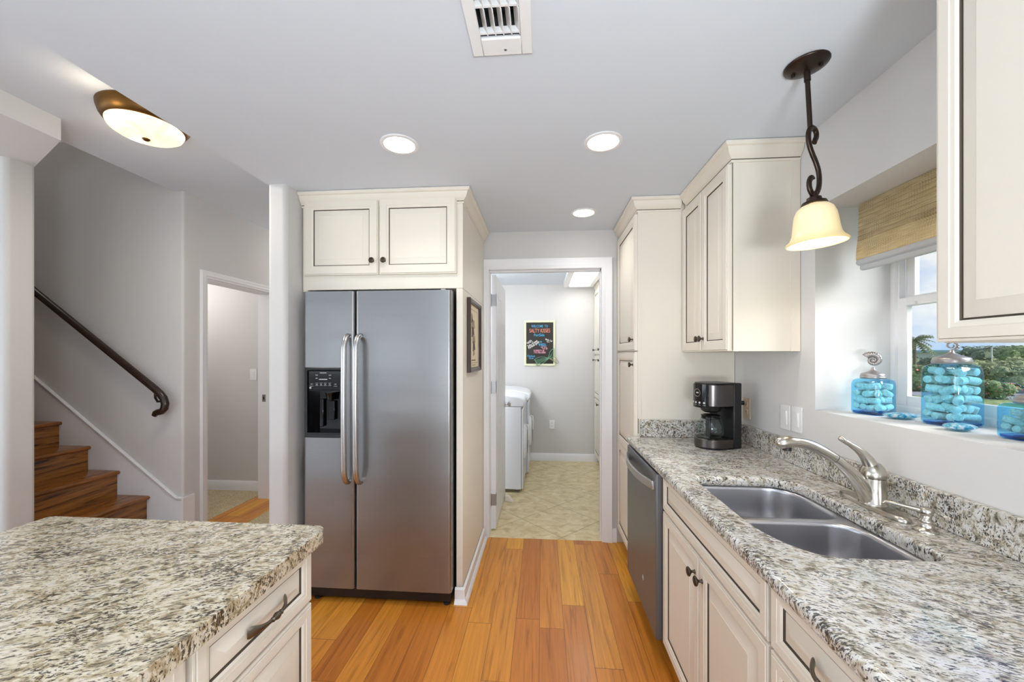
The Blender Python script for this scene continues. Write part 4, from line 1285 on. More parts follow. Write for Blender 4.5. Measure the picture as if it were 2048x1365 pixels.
kd = MB(); kd.lathe([(0.0175, 0.001), (0.0175, 0.0018), (0, 0.0018)], M['black_gloss'], on_face(0, 0.292), 32); kd.box(-0.008, 0.008, -0.003, 0.003, 0.0018, 0.0021, M['grey_mark'], on_face(0, 0.292)); kd.build('clock_display', cmk, local=True)
for a in (-24, -8, 8, 24):
    q = MB(); q.lathe([(0.0055, 0), (0.0055, 0.0015), (0.004, 0.0022), (0, 0.0022)], M['grey_mark'], on_face(a, 0.240), 16); q.box(-0.006, 0.006, -0.0135, -0.012, 0.0001, 0.0004, M['grey_mark'], on_face(a, 0.240)); q.build('button', cmk, local=True)
cd = MB(); P0 = Vector((0.985, 2.29, 1.11))
cd.tube(bez((0.992, 2.215, 0.955), (1.055, 2.29, 1.02), (1.075, 2.30, 1.125), (1.105, 2.298, 1.134), 16), 0.0035, M['black'], 8)
cd.tube([(1.102, 2.298, 1.134), (1.112, 2.297, 1.134), (1.131, 2.296, 1.134)], [0.006, 0.012, 0.0125], M['black'], 10)
cd.build('power_cord', cmk, smooth=60)

cf = thing('glass_carafe', 'glass coffee carafe with a black handle, standing in the coffee maker', 'carafe', (0.925, 2.165, 0.9145), R(-158))
oc = Matrix.Translation((0.036, 0, 0.0575))
g_ = MB(); g_.lathe([(0.0, 0.0), (0.050, 0.0), (0.060, 0.010), (0.0645, 0.035), (0.0625, 0.065), (0.050, 0.092), (0.043, 0.104), (0.045, 0.108)], M['clear_glass'], oc, 36, cap=False)
g_.lathe([(0.0, 0.003), (0.048, 0.003), (0.057, 0.012), (0.0615, 0.035), (0.0595, 0.063), (0.048, 0.089), (0.041, 0.104)], M['clear_glass'], oc, 36, cap=False)
g_.build('glass_body', cf, local=True, smooth=60)
g_ = MB(); g_.lathe([(0.0462, 0.1085), (0.0475, 0.113), (0.030, 0.119), (0.0, 0.120)], M['black'], oc, 30); g_.lathe([(0.0432, 0.094), (0.0452, 0.096), (0.0438, 0.1045)], M['black'], oc, 30, cap=False); g_.build('lid', cf, local=True, smooth=50)
hmat = Matrix.Translation((0.036, 0, 0.0575)) @ Matrix.Rotation(R(38), 4, 'Z')
g_ = MB()
for (r0, r1, z0, z1) in ((0.046, 0.094, 0.096, 0.112), (0.082, 0.096, 0.012, 0.098)):
    g_.box(r0, r1, -0.0115, 0.0115, z0, z1, M['black'], hmat)
g_.build('handle', cf, local=True, bevel=0.004, seg=3)
g_ = MB(); g_.lathe([(0.0648, 0.030), (0.0652, 0.030), (0.0652, 0.036), (0.0648, 0.036)], M['hinge'], oc, 36, cap=False); 
M['wood_plate'] = simple('light_wood_cover_plate', srgb(222, 200, 178), 0.45)
outlet('wall_outlet', 'tan power outlet behind the coffee maker with its cord plugged in', (XW, 2.272, 1.108), -Y, Z, -X, 'outlet', M['wood_plate'])
outlet('light_switch', 'white rocker switch on the right wall, farther of the pair by the niche', (XW, 1.925, 1.112), -Y, Z, -X, 'switch', None, 'light switch')
outlet('light_switch', 'white rocker switch on the right wall, the one of the pair nearest the faucet', (XW, 1.842, 1.114), -Y, Z, -X, 'switch', None, 'light switch')
outlet('light_switch', 'white rocker switch on the wall of the side room, seen through the hall doorway', (-2.985, 3.82, 1.205), X, Z, -Y, 'switch', None, 'light switch')

# ------------------------------------------------------------------ window with sashes
WX = 1.43
wd = thing('window_1', None, None, (WX, 1.30, NZ0)); wd['kind'] = 'structure'
w_ = MB()
w_.sweep([(0, 0), (0, 0.030), (0.012, 0.034), (0.024, 0.034), (0.028, 0.024), (0.034, 0.024), (0.034, 0)], [(NY0, NZ0 + 0.0), (NY1, NZ0 + 0.0), (NY1, NZ1), (NY0, NZ1)], (Vector((WX + 0.034, 0, 0)), Y, Z, -X), closed=True)
w_.build('window_frame', wd, mat=M['trim'])
def sash(x, y0, y1, z0, z1, wst, wr, name, gap=0.0):
    q_ = MB()
    q_.box(x, x + 0.022, y0, y0 + wst, z0, z1).box(x, x + 0.022, y1 - wst, y1, z0, z1)
    q_.box(x, x + 0.022, y0 + wst, y1 - wst, z0, z0 + wr).box(x, x + 0.022, y0 + wst, y1 - wst, z1 - wr * 0.9, z1)
    s_ = q_.build(name, wd, mat=M['trim'], bevel=0.003)
    MB().box(x + 0.009, x + 0.012, y0 + wst - 0.004, y1 - wst + 0.004, z0 + wr - 0.004, z1 - wr * 0.9 + 0.004).build('pane', s_, mat=M['window_glass'])
sash(WX + 0.036, NY0 + 0.030, NY1 - 0.031, 1.60, NZ1 - 0.030, 0.036, 0.040, 'upper_sash')
sash(WX + 0.010, NY0 + 0.030, NY1 - 0.031, NZ0 + 0.030, 1.632, 0.034, 0.038, 'lower_sash')
MB().box(WX + 0.0, WX + 0.010, 1.62, 1.66, 1.60, 1.612).build('sash_lock', wd, mat=M['trim'])

# woven blind, half raised
bl = thing('bamboo_blind', 'half-raised woven bamboo roman blind with a grey hem, in the window niche', 'blind', (1.30, 1.3, 1.99))
BY0, BY1 = 0.915, 1.700
def sheet(prof, y0, y1, name, mat, th=0.003, ny=26):
    mb = MB(); V_ = []; F_ = []; n = len(prof)
    for j in range(ny + 1):
        y = y0 + (y1 - y0) * j / ny
        for s in (0, 1):
            for (x, z) in prof:
                V_.append((x + s * th + 0.0015 * math.sin(y * 37 + z * 60), y, z))
    st = 2 * n
    for j in range(ny):
        for i in range(n - 1):
            F_.append((j * st + i, j * st + i + 1, (j + 1) * st + i + 1, (j + 1) * st + i))
            F_.append((j * st + n + i, (j + 1) * st + n + i, (j + 1) * st + n + i + 1, j * st + n + i + 1))
        F_.append((j * st, (j + 1) * st, (j + 1) * st + n, j * st + n)); F_.append((j * st + n - 1, j * st + 2 * n - 1, (j + 1) * st + 2 * n - 1, (j + 1) * st + n - 1))
    for j in (0, ny):
        for i in range(n - 1):
            F_.append((j * st + i, j * st + n + i, j * st + n + i + 1, j * st + i + 1))
    return mb.add(V_, F_).build(name, bl, mat=mat, smooth=60)
MB().box(1.288, 1.315, BY0, BY1, 1.99, 2.0165).build('head_rail', bl, mat=M['bamboo'])
sheet([(1.290, 1.990), (1.288, 1.94), (1.286, 1.89), (1.284, 1.868)], BY0, BY1, 'upper_fold', M['bamboo'])
sheet([(1.296, 1.886), (1.284, 1.862), (1.279, 1.83), (1.276, 1.800), (1.277, 1.790)], BY0, BY1, 'lower_fold', M['bamboo'])
sheet([(1.279, 1.7895), (1.277, 1.778), (1.283, 1.770), (1.300, 1.766)], BY0, BY1, 'hem', M['blind_hem'])
sheet([(1.286, 1.764), (1.285, 1.752), (1.292, 1.746), (1.306, 1.748)], BY0, BY1 - 0.012, 'bottom_bar', M['blind_hem'], 0.004)
slm = MB()
for z in (1.975, 1.957, 1.940, 1.922, 1.905, 1.885):
    slm.tube([(1.2855 - (1.99 - z) * 0.03, BY0 + 0.002, z), (1.2855 - (1.99 - z) * 0.03, BY1 - 0.002, z)], 0.0006, M['ink2'], 5)
slm.build('cord_stitching', bl, smooth=60)

# ------------------------------------------------------------------ jars of corks and glass ornaments on the sill
SZ = NZ0 + 0.001
def jar(label, cx, cy, s, h, rz, lid_r, finial, seed, nxyz, cl, crd, cork_label, group, cork_mat):
    t = thing('glass_jar', label, 'jar', (cx, cy, SZ), rz)
    w = s / 2
    rc = s * 0.16
    def sq(ins, z, rr=None):
        r = rr or rc
        pts = []
        ww = w - ins
        for (sx_, sy_, a0) in ((1, 1, 0), (-1, 1, 90), (-1, -1, 180), (1, -1, 270)):
            for k in range(6):
                a = R(a0 + 90 * k / 5)
                pts.append((sx_ * (ww - r) + r * math.cos(a), sy_ * (ww - r) + r * math.sin(a), z))
        return pts
    rings = [sq(0.010, 0.0), sq(0.002, 0.003), sq(0, 0.010), sq(0, h * 0.80), sq(0.001, h * 0.86), sq(s * 0.03, h * 0.925), sq(s * 0.09, h * 0.968), sq(s * 0.19, h, s * 0.25)]
    V_ = [p for r_ in rings for p in r_]; n = 24; F_ = [list(range(n))[::-1]]
    for i in range(len(rings) - 1):
        for k in range(n):
            F_.append((i * n + k, i * n + (k + 1) % n, (i + 1) * n + (k + 1) % n, (i + 1) * n + k))
    MB().add(V_, F_).build('glass_body', t, mat=M['blue_glass'], local=True, smooth=50)
    MB().add(sq(0.004, 0.004) + sq(0.003, 0.0105), [list(range(24))[::-1], list(range(24, 48))] + [(k, (k + 1) % 24, 24 + (k + 1) % 24, 24 + k) for k in range(24)]).build('thick_base', t, mat=M['blue_base'], local=True, label='deep blue glass base')
    lid = MB(); L = lid_r; hh = 0.022 * (s / 0.105) ** 0.3
    lid.lathe([(L * 0.93, h - 0.003), (L, h + 0.001), (L, h + hh * 0.25), (L * 0.97, h + hh * 0.3), (L * 0.985, h + hh * 0.4), (L * 0.94, h + hh * 0.55), (L * 0.95, h + hh * 0.65), (L * 0.90, h + hh * 0.8), (L * 0.45, h + hh * 1.15), (L * 0.16, h + hh * 1.5), (L * 0.12, h + hh * 1.9), (0, h + hh * 1.95)], M['silver_lid'], None, 40)
    lo = lid.build('lid', t, local=True, smooth=50, label='hammered silver lid')
    top = h + hh * 1.85
    fz = MB()
    tilt = Matrix.Rotation(-rz - R(38), 4, 'Z')
    if finial == 'nautilus':
        r_out = 0.034
        pts = []; rad = []
        N_ = 150
        for k in range(N_ + 1):
            th = 2 * PI * 2.35 * k / N_
            rr = 0.0031 * math.exp(th * 0.150)
            a = th - 14.77 + 2.6
            pts.append((rr * math.cos(a) * 0.92, 0, top + 0.029 + rr * math.sin(a) * 0.92))
            base_r = rr * 0.44
            rad.append(base_r * (1.0 + (0.13 if k % 3 == 0 else 0.0)))
        fz.tube(pts, rad, M['silver_lid'], 12, tilt)
    else:
        pts = []; rad = []
        N_ = 90
        for k in range(N_ + 1):
            th = 2 * PI * 1.35 * k / N_
            rr = 0.004 + 0.0115 * (k / N_)
            a = -th + 0.3 + 2 * PI * 1.35 - PI / 2 - 0.3
            pts.append((rr * math.cos(a), 0, top + 0.016 + rr * math.sin(a)))
            rad.append((0.0016 + 0.0026 * (k / N_)) * (1 + 0.25 * math.sin(k * 1.4)))
        fz.tube(pts, rad, M['silver_lid'], 10, tilt)
    fz.build('shell_finial', t, local=True, smooth=60, label='ridged spiral shell finial')
    # the corks: every one a thing
    rr = random.Random(seed)
    nx, ny, nz = nxyz
    src = None
    Mt = Matrix.Translation((cx, cy, SZ)) @ Matrix.Rotation(rz, 4, 'Z')
    inner = s - 0.008
    for iz in range(nz):
        along_x = (iz % 2 == 0)
        a_n, b_n = nx, ny
        for ia in range(a_n):
            for ib in range(b_n):
                if iz == nz - 1 and rr.random() < 0.3: continue
                pa_ = (ia + 0.5) / a_n * inner - inner / 2 + rr.uniform(-0.001, 0.001)
                pb_ = (ib + 0.5) / b_n * inner - inner / 2 + rr.uniform(-0.001, 0.001)
                if along_x: px, py, yaw = pa_, pb_, 0
                else: px, py, yaw = pb_, pa_, PI / 2
                z = 0.0125 + crd + iz * (crd * 2.02) + rr.uniform(-0.0005, 0.001)
                yaw += rr.uniform(-0.6, 0.6); pit = rr.uniform(-0.36, 0.36)
                ex_ = cl / 2 * abs(math.cos(yaw)) + crd * 0.55; ey_ = cl / 2 * abs(math.sin(yaw)) + crd * 0.55
                px = max(-(w - 0.005 - ex_), min(w - 0.005 - ex_, px)); py = max(-(w - 0.005 - ey_), min(w - 0.005 - ey_, py))
                z = max(z, 0.0125 + crd * 0.84 + cl / 2 * abs(math.sin(pit)))
                mtx = Mt @ Matrix.Translation((px, py, z)) @ Matrix.Rotation(yaw, 4, 'Z') @ Matrix.Rotation(PI / 2 + pit, 4, 'Y')
                if src is None:
                    c_ = MB(); rs = crd * 0.84
                    c_.lathe([(0, -cl / 2), (rs * 0.9, -cl / 2), (rs, -cl / 2 + 0.001), (rs, cl / 2 - 0.001), (rs * 0.9, cl / 2), (0, cl / 2)], cork_mat, None, 12)
                    o = src = c_.build('wine_cork', local=True, smooth=50, label=cork_label, cat='cork', group=group)
                else:
                    o = src.copy(); COL.objects.link(o)
                o.matrix_basis = mtx
    return t
jar('small square blue glass jar of corks, its silver lid topped by a large spiral shell', 1.290, 1.632, 0.104, 0.140, R(22), 0.040, 'nautilus', 3, (2, 4, 4), 0.044, 0.0136,
    'wine cork inside the small blue glass jar with the large spiral shell', 'corks in the small blue jar', M['cork'])
jar('tall square blue glass jar of corks in the middle of the window sill', 1.338, 1.388, 0.110, 0.203, R(14), 0.047, 'curl', 5, (2, 4, 6), 0.047, 0.0148,
    'wine cork inside the tall blue glass jar mid-sill', 'corks in the tall blue jar', M['cork'])
jar('low blue glass jar cut by the right edge of the photo, on the sill', 1.318, 1.150, 0.105, 0.100, R(8), 0.040, 'curl', 9, (2, 4, 3), 0.040, 0.0118,
    'pale cork inside the low blue jar at the photo edge', 'corks in the low blue jar', M['cork_pale'])
def ornament(label, cx, cy, L_, W_, rz):
    mb = MB(); V_ = []; F_ = []
    n, k_ = 28, 7
    for i in range(k_ + 1):
        ph = -PI / 2 + PI * i / k_
        for j in range(n):
            a = 2 * PI * j / n
            rr = 1 + 0.05 * math.cos(7 * a)
            xx = math.cos(a) * rr
            if xx > 0.55: xx += (xx - 0.55) * 0.7
            V_.append((math.cos(ph) * xx * L_ / 2, math.cos(ph) * math.sin(a) * rr * W_ / 2, 0.012 + 0.011 * math.sin(ph)))
    for i in range(k_):
        for j in range(n):
            F_.append((i * n + j, i * n + (j + 1) % n, (i + 1) * n + (j + 1) % n, (i + 1) * n + j))
    mb.add(V_, F_)
    o = mb.build('glass_ornament', None, mat=M['ornament'], local=True, smooth=30, label=label, cat='ornament')
    o.location = (cx, cy, SZ - 0.0008); o.rotation_euler = (0, 0, rz)
ornament('flat blue glass ornament lying on the sill in front of the small shell-topped jar', 1.285, 1.512, 0.092, 0.07, R(-10))
ornament('flat blue glass ornament lying on the sill in front of the tall jar', 1.262, 1.288, 0.080, 0.068, R(15))

# ------------------------------------------------------------------ ceiling: pendant, recessed lights, vent, hall light
PX, PY_ = 0.858, 1.342
pl = thing('pendant_lamp', 'bronze scroll pendant lamp with an amber glass bell shade', 'lamp', (PX, PY_, C), 0, rot=(0, R(-3.0), 0))
q = MB(); q.lathe([(0.063, -0.0005), (0.063, -0.004), (0.061, -0.007), (0.044, -0.015), (0.018, -0.022), (0.0, -0.028)], M['bronze'], None, 48)
for s in (-1, 1):
    q.lathe([(0.006, 0), (0.006, -0.008), (0.0, -0.010)], M['bronze'], Matrix.Translation((s * 0.030, s * -0.022, -0.016)), 10)
q.build('canopy', pl, local=True, smooth=40)
q = MB(); q.tube([(0, 0, -0.024), (0, 0, -0.055)], 0.0095, M['bronze'], 14); q.tube([(0, 0, -0.055), (0, 0, -0.205)], 0.0072, M['bronze'], 14)
q.build('stem', pl, local=True)
# S scroll in the plane facing the camera
cr_ = [(0.018, -0.252), (0.024, -0.243), (0.031, -0.232), (0.032, -0.218), (0.024, -0.208), (0.010, -0.206), (-0.004, -0.215), (-0.012, -0.235), (-0.010, -0.262), (0.003, -0.290), (0.020, -0.316), (0.033, -0.346), (0.034, -0.378), (0.026, -0.405), (0.010, -0.422), (-0.008, -0.424), (-0.020, -0.410), (-0.022, -0.392), (-0.016, -0.378), (-0.006, -0.372), (-0.002, -0.378)]
pp = []
cv = [Vector((x, 0, z)) for x, z in cr_]
for i in range(len(cv) - 1):
    p0, p1, p2, p3 = cv[max(i - 1, 0)], cv[i], cv[i + 1], cv[min(i + 2, len(cv) - 1)]
    for k in range(4):
        t = k / 4
        pp.append(0.5 * ((2 * p1) + (p2 - p0) * t + (2 * p0 - 5 * p1 + 4 * p2 - p3) * t * t + (3 * p1 - p0 - 3 * p2 + p3) * t ** 3))
pp.append(cv[-1])
q = MB(); q.tube(pp, 0.0066, M['bronze'], 10, Matrix.Rotation(R(28), 4, 'Z'), flat=1.5)
q.build('scroll', pl, local=True, smooth=60)
q = MB(); q.lathe([(0.0, -0.418), (0.010, -0.419), (0.012, -0.432), (0.020, -0.436), (0.022, -0.446), (0.033, -0.450), (0.036, -0.457), (0.0, -0.457)], M['bronze'], None, 32)
q.build('shade_holder', pl, local=True, smooth=40)
sh = [(0.026, -0.4575), (0.046, -0.462), (0.062, -0.474), (0.071, -0.492), (0.0755, -0.515), (0.079, -0.540), (0.083, -0.557), (0.091, -0.570), (0.102, -0.578), (0.1055, -0.583), (0.101, -0.587), (0.094, -0.584), (0.082, -0.573), (0.0745, -0.555), (0.070, -0.520), (0.066, -0.494), (0.056, -0.478), (0.042, -0.468), (0.026, -0.464)]
M['amber'] = m_amber()
q = MB(); q.lathe([(r_ * 0.80, z_) for r_, z_ in sh], M['amber'], None, 56, cap=False)
q.build('bell_shade', pl, local=True, smooth=60)
q = MB(); q.lathe([(0.0, -0.478), (0.012, -0.480), (0.014, -0.496), (0.020, -0.516), (0.021, -0.530), (0.016, -0.546), (0.0, -0.550)], M['can_glow'], None, 20)
q.build('bulb', pl, local=True, smooth=60)
lamp('pendant_glow', 'POINT', (PX + 0.026, PY_, 1.79), 1.3, (1, 0.88, 0.70), shadow_soft_size=0.05)

def can(label, x, y, power):
    t = thing('recessed_light', label, 'ceiling light', (x, y, C))
    q = MB(); q.lathe([(0.084, -0.0005), (0.084, -0.004), (0.080, -0.006), (0.068, -0.0055), (0.066, -0.002), (0.066, -0.0005)], M['white_plastic'], None, 48, cap=False); q.build('trim_ring', t, local=True)
    q = MB(); q.lathe([(0.0658, -0.0012), (0.0658, -0.0030), (0.0, -0.0040)], M['can_glow'], None, 48); q.build('lens', t, local=True)
    lamp('recessed_glow', 'AREA', (x, y, C - 0.012), power, (1, 0.975, 0.94), (0, 0, 0), shape='DISK', size=0.13, spread=R(125))
can('round recessed ceiling light toward the refrigerator', -0.640, 1.706, 0.9)
can('round recessed ceiling light over the middle of the kitchen aisle', 0.268, 1.756, 0.9)
can('round recessed ceiling light close to the laundry opening', 0.272, 2.615, 0.9)
can('round recessed ceiling light behind the camera over the island', -0.64, -0.4, 2.5)
can('round recessed ceiling light behind the camera over the aisle', 0.30, -0.4, 2.5)

vn = thing('ceiling_vent', 'white ceiling air register with slanted blades above the aisle', 'vent', (-0.12, 1.0, C))
q = MB(); q.sweep([(-0.001, 0), (-0.001, 0.005), (0.006, 0.009), (0.028, 0.009), (0.030, 0.005), (0.030, -0.02), (0.0285, -0.02)], [(-0.2165, 0.77), (-0.2165, 1.213), (-0.030, 1.213), (-0.030, 0.77)], (Vector((0, 0, C - 0.0005)), X, Y, -Z), closed=True) if False else None
q = MB()
def flat_ring(mb, x0, x1, y0, y1, b, z0, z1):
    mb.box(x0, x0 + b, y0, y1, z0, z1).box(x1 - b, x1, y0, y1, z0, z1).box(x0 + b, x1 - b, y0, y0 + b, z0, z1).box(x0 + b, x1 - b, y1 - b * 1.9, y1, z0, z1)
flat_ring(q, -0.2165, -0.030, 0.75, 1.213, 0.034, C - 0.011, C - 0.0005)
q.build('frame', vn, mat=M['white_plastic'], bevel=0.003)
for yy in (0.955, 1.043, 1.131):
    MB().box(vx0 + 0.003, vx1 - 0.003, yy, yy + 0.006, C - 0.006, C + 0.012).build('cross_bar', vn, mat=M['white_plastic'])
for k in range(5):
    xx = vx0 + 0.020 + k * 0.0235
    m_ = Matrix.Translation((xx, 0, C + 0.004)) @ Matrix.Rotation(R(-30), 4, 'Y')
    for ya, yb2 in ((1.050, 1.139), (0.962, 1.041), (0.86, 0.953)):
        qb = MB(); qb.box(-0.0012, 0.0012, ya, yb2, -0.016, 0.014, None, m_)
        qb.build('blade', vn, mat=M['white_plastic'], bevel=0.0008)
M['duct'] = simple('dark_duct_shade', srgb(52, 52, 52), 0.8)  # dark colour stands in for the shade inside the duct
q = MB(); q.box(vx0, vx0 + 0.0015, 0.80, 1.15, C + 0.001, C + 0.155).box(vx1 - 0.0015, vx1, 0.80, 1.15, C + 0.001, C + 0.155).box(vx0 + 0.0015, vx1 - 0.0015, 1.1485, 1.1499, C + 0.001, C + 0.155).box(vx0, vx1, 0.80, 1.15, C + 0.155, C + 0.159)
q.build('duct_shade_lining', vn, mat=M['duct'])
q = MB(); q.lathe([(0.004, 0), (0.004, -0.002), (0, -0.0025)], M['hinge'], Matrix.Translation((-0.113, 1.19, C - 0.011)), 12); q.build('screw', vn)
hlx, hly = -1.99, 1.815
hl_ = thing('flush_ceiling_light', 'alabaster bowl flush light with a gold-bronze rim on the hall ceiling', 'ceiling light', (hlx, hly, HC))
q = MB(); q.lathe([(0.178, -0.0005), (0.182, -0.006), (0.181, -0.018), (0.172, -0.048), (0.160, -0.066), (0.152, -0.070)], M['gold_bronze'], None, 56); q.build('pan', hl_, local=True, smooth=40)
q = MB(); q.lathe([(0.151, -0.071), (0.151, -0.076), (0.142, -0.094), (0.118, -0.110), (0.083, -0.120), (0.045, -0.126), (0.0, -0.128)], M['alabaster'], None, 56); q.build('glass_bowl', hl_, local=True, smooth=60)
q = MB(); q.lathe([(0.016, -0.1275), (0.016, -0.131), (0.010, -0.136), (0, -0.139)], M['gold_bronze'], None, 24); q.build('finial', hl_, local=True, smooth=50)
lamp('hall_light_glow', 'AREA', (hlx, hly, HC - 0.15), 3.5, (1, 0.90, 0.75), (0, 0, 0), shape='DISK', size=0.28)
for k in range(3):
    a = 2 * PI * k / 3 + 0.5
    lamp('hall_light_rim_glow', 'POINT', (hlx + 0.235 * math.cos(a), hly + 0.235 * math.sin(a), HC - 0.10), 0.22, (1, 0.82, 0.58), shadow_soft_size=0.03)

# ------------------------------------------------------------------ stairs, handrail, skirt
stg = thing('staircase', 'dark stained oak staircase climbing left beside the grey wall', 'staircase', (-3.0, 2.45, 0))
SX0, RUN, RISE = -2.665, 0.2395, 0.1805
SY0, SY1 = 2.085, 2.676
for k in range(12):
    xn = SX0 - RUN * k; zt = RISE * (k + 1)
    y0 = 1.60 if xn > -2.95 else SY0
    y0 = 1.75 if k == 0 else SY0
    r_ = MB(); r_.box(xn - 0.045, xn - 0.025, y0, SY1, zt - RISE + 0.0003, zt - 0.0275); r_.build('riser', stg, mat=M['oak'])
    x_back = xn - RUN - 0.024
    pr_ = [(x_back, zt - 0.027), (xn - 0.034, zt - 0.027), (xn - 0.034, zt - 0.030), (xn - 0.022, zt - 0.030), (xn - 0.016, zt - 0.026), (xn - 0.005, zt - 0.024), (xn, zt - 0.016), (xn, zt - 0.010), (xn - 0.006, zt - 0.002), (xn - 0.012, zt), (x_back, zt)]
    if k > 0 or True:
        V_ = [(x, y0, z) for x, z in pr_] + [(x, SY1, z) for x, z in pr_]; n = len(pr_)
        t_ = MB().add(V_, [list(range(n)), list(range(n, 2 * n))[::-1]] + [(i, (i + 1) % n, n + (i + 1) % n, n + i) for i in range(n)])
        t_.build('tread', stg, mat=M['oak_top'], smooth=40)
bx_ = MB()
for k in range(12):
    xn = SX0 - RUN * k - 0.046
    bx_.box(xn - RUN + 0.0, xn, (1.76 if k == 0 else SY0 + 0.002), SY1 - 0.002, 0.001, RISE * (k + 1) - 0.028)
bx_.build('carriage', stg, mat=M['dark_brown'])

# skirt board with moulded cap along the stair wall and round the corner
slope = (1.236 - 0.342) / (3.876 - 2.682)
sk_ = MB()
def cap_line(x): return 0.345 + (-2.695 - x) * 0.762
px_ = [(-2.6505, 0.0), (-2.6505, 0.345), (-2.695, 0.345), (-5.4, cap_line(-5.4)), (-5.4, 0.0)]
V_ = [(x, 2.6845, z) for x, z in px_] + [(x, 2.678, z) for x, z in px_]
sk_.add(V_, [(0, 1, 2, 3, 4), (9, 8, 7, 6, 5), (0, 5, 6, 1), (1, 6, 7, 2), (2, 7, 8, 3), (3, 8, 9, 4), (4, 9, 5, 0)])
sk_.sweep([(-0.014, 0), (-0.014, 0.010), (-0.004, 0.016), (0.006, 0.018), (0.012, 0.012), (0.012, 0)], [(-2.650, 0.345), (-2.695, 0.345), (-5.4, cap_line(-5.4))][::-1], (Vector((0, 2.6843, 0)), X, Z, -Y))
sk_.box(-2.6495, -2.636, 2.672, 2.770, 0, 0.352)
struct('trim_3', sk_, M['trim'])

hr = thing('handrail', 'dark wood handrail on the stair wall, curling back at its lower end', 'handrail', (-3.3, 2.62, 1.5))
RY = 2.612
slp = (1.935 - 1.074) / (3.876 - 2.705)
x_l, z_l = -2.79, 1.155
pts = [Vector((-5.2, RY, z_l + (5.2 + x_l) * 0.745))]
for k in range(1, 14):
    t = k / 13
    pts.append(Vector((-5.2 + t * (5.2 + x_l), RY, z_l + (1 - t) * (5.2 + x_l) * 0.745)))
pts += [Vector((-2.755, RY, 1.125)), Vector((-2.728, RY, 1.092)), Vector((-2.716, RY, 1.055)), Vector((-2.722, RY, 1.020)), Vector((-2.742, RY, 0.998)), Vector((-2.768, RY, 0.992)), Vector((-2.790, RY, 0.984)), Vector((-2.802, RY, 0.966))]
q = MB(); q.tube(pts, [0.0225] * (len(pts) - 6) + [0.0225, 0.022, 0.021, 0.0205, 0.019, 0.015], M['rail_wood'], 14, flat=1.15)
q.build('rail', hr, smooth=60)
q = MB(); q.tube([(-2.795, 2.684, 1.065), (-2.795, 2.676, 1.065)], [0.034, 0.030], M['bronze'], 20); q.tube([(-2.795, 2.676, 1.065), (-2.795, 2.63, 1.066), (-2.795, 2.614, 1.095), (-2.795, RY, 1.135)], 0.008, M['bronze'], 10)
q.build('bracket', hr, smooth=50)
q = MB(); q.tube([(-3.95, 2.684, 1.92), (-3.95, 2.676, 1.92)], [0.034, 0.030], M['bronze'], 20); q.tube([(-3.95, 2.676, 1.92), (-3.95, 2.63, 1.92), (-3.95, 2.614, 1.95), (-3.95, RY, 1.99)], 0.008, M['bronze'], 10)
q.build('bracket', hr, smooth=50)
# pale woven mat in the hall
MB().box(-2.452, -1.75, 2.75, 3.42, 0.001, 0.010).build('hall_mat', mat=M['carpet'], bevel=0.003, label='pale woven mat on the hall floor beyond the island', cat='mat')

# ------------------------------------------------------------------ outdoors, seen through the kitchen window
GZ = -3.0
M['grass'] = Mat('lawn'); _g = M['grass'].noise(M['grass'].coords(), 1.2, 5); M['grass'].set(color=M['grass'].ramp(_g, [(0.35, srgb(96, 118, 62)), (0.6, srgb(158, 168, 104))]), rough=0.9); M['grass'] = M['grass'].m
M['asphalt'] = simple('pale_asphalt', srgb(150, 150, 150), 0.9)
def leafmat(name, a, b):
    m = Mat(name); n = m.noise(m.coords(), 3.5, 4, 0.7)
    m.set(color=m.ramp(n, [(0.35, a), (0.6, b)]), rough=0.7); return m.m
M['leaf_olive'] = leafmat('olive_foliage', srgb(96, 108, 62), srgb(166, 172, 116))
M['leaf_green'] = leafmat('green_foliage', srgb(74, 100, 58), srgb(140, 158, 96))
M['leaf_pine'] = leafmat('dark_foliage', srgb(70, 88, 66), srgb(112, 128, 92))
M['palm_leaf'] = leafmat('palm_frond_green', srgb(88, 100, 60), srgb(138, 146, 88))
M['bark'] = simple('grey_bark', srgb(120, 108, 92), 0.9)
M['flower'] = simple('coral_blossom', srgb(232, 130, 110), 0.7)
struct('ground', MB().box(2.5, 400, -100, 400, GZ - 0.5, GZ), M['grass'])
def quad_xy(pts, z0, z1): return MB().prism(pts, z0, z1)
struct('road', quad_xy([(20, 62), (26, 70), (110, 10), (100, 2)], GZ, GZ + 0.02), M['asphalt'])
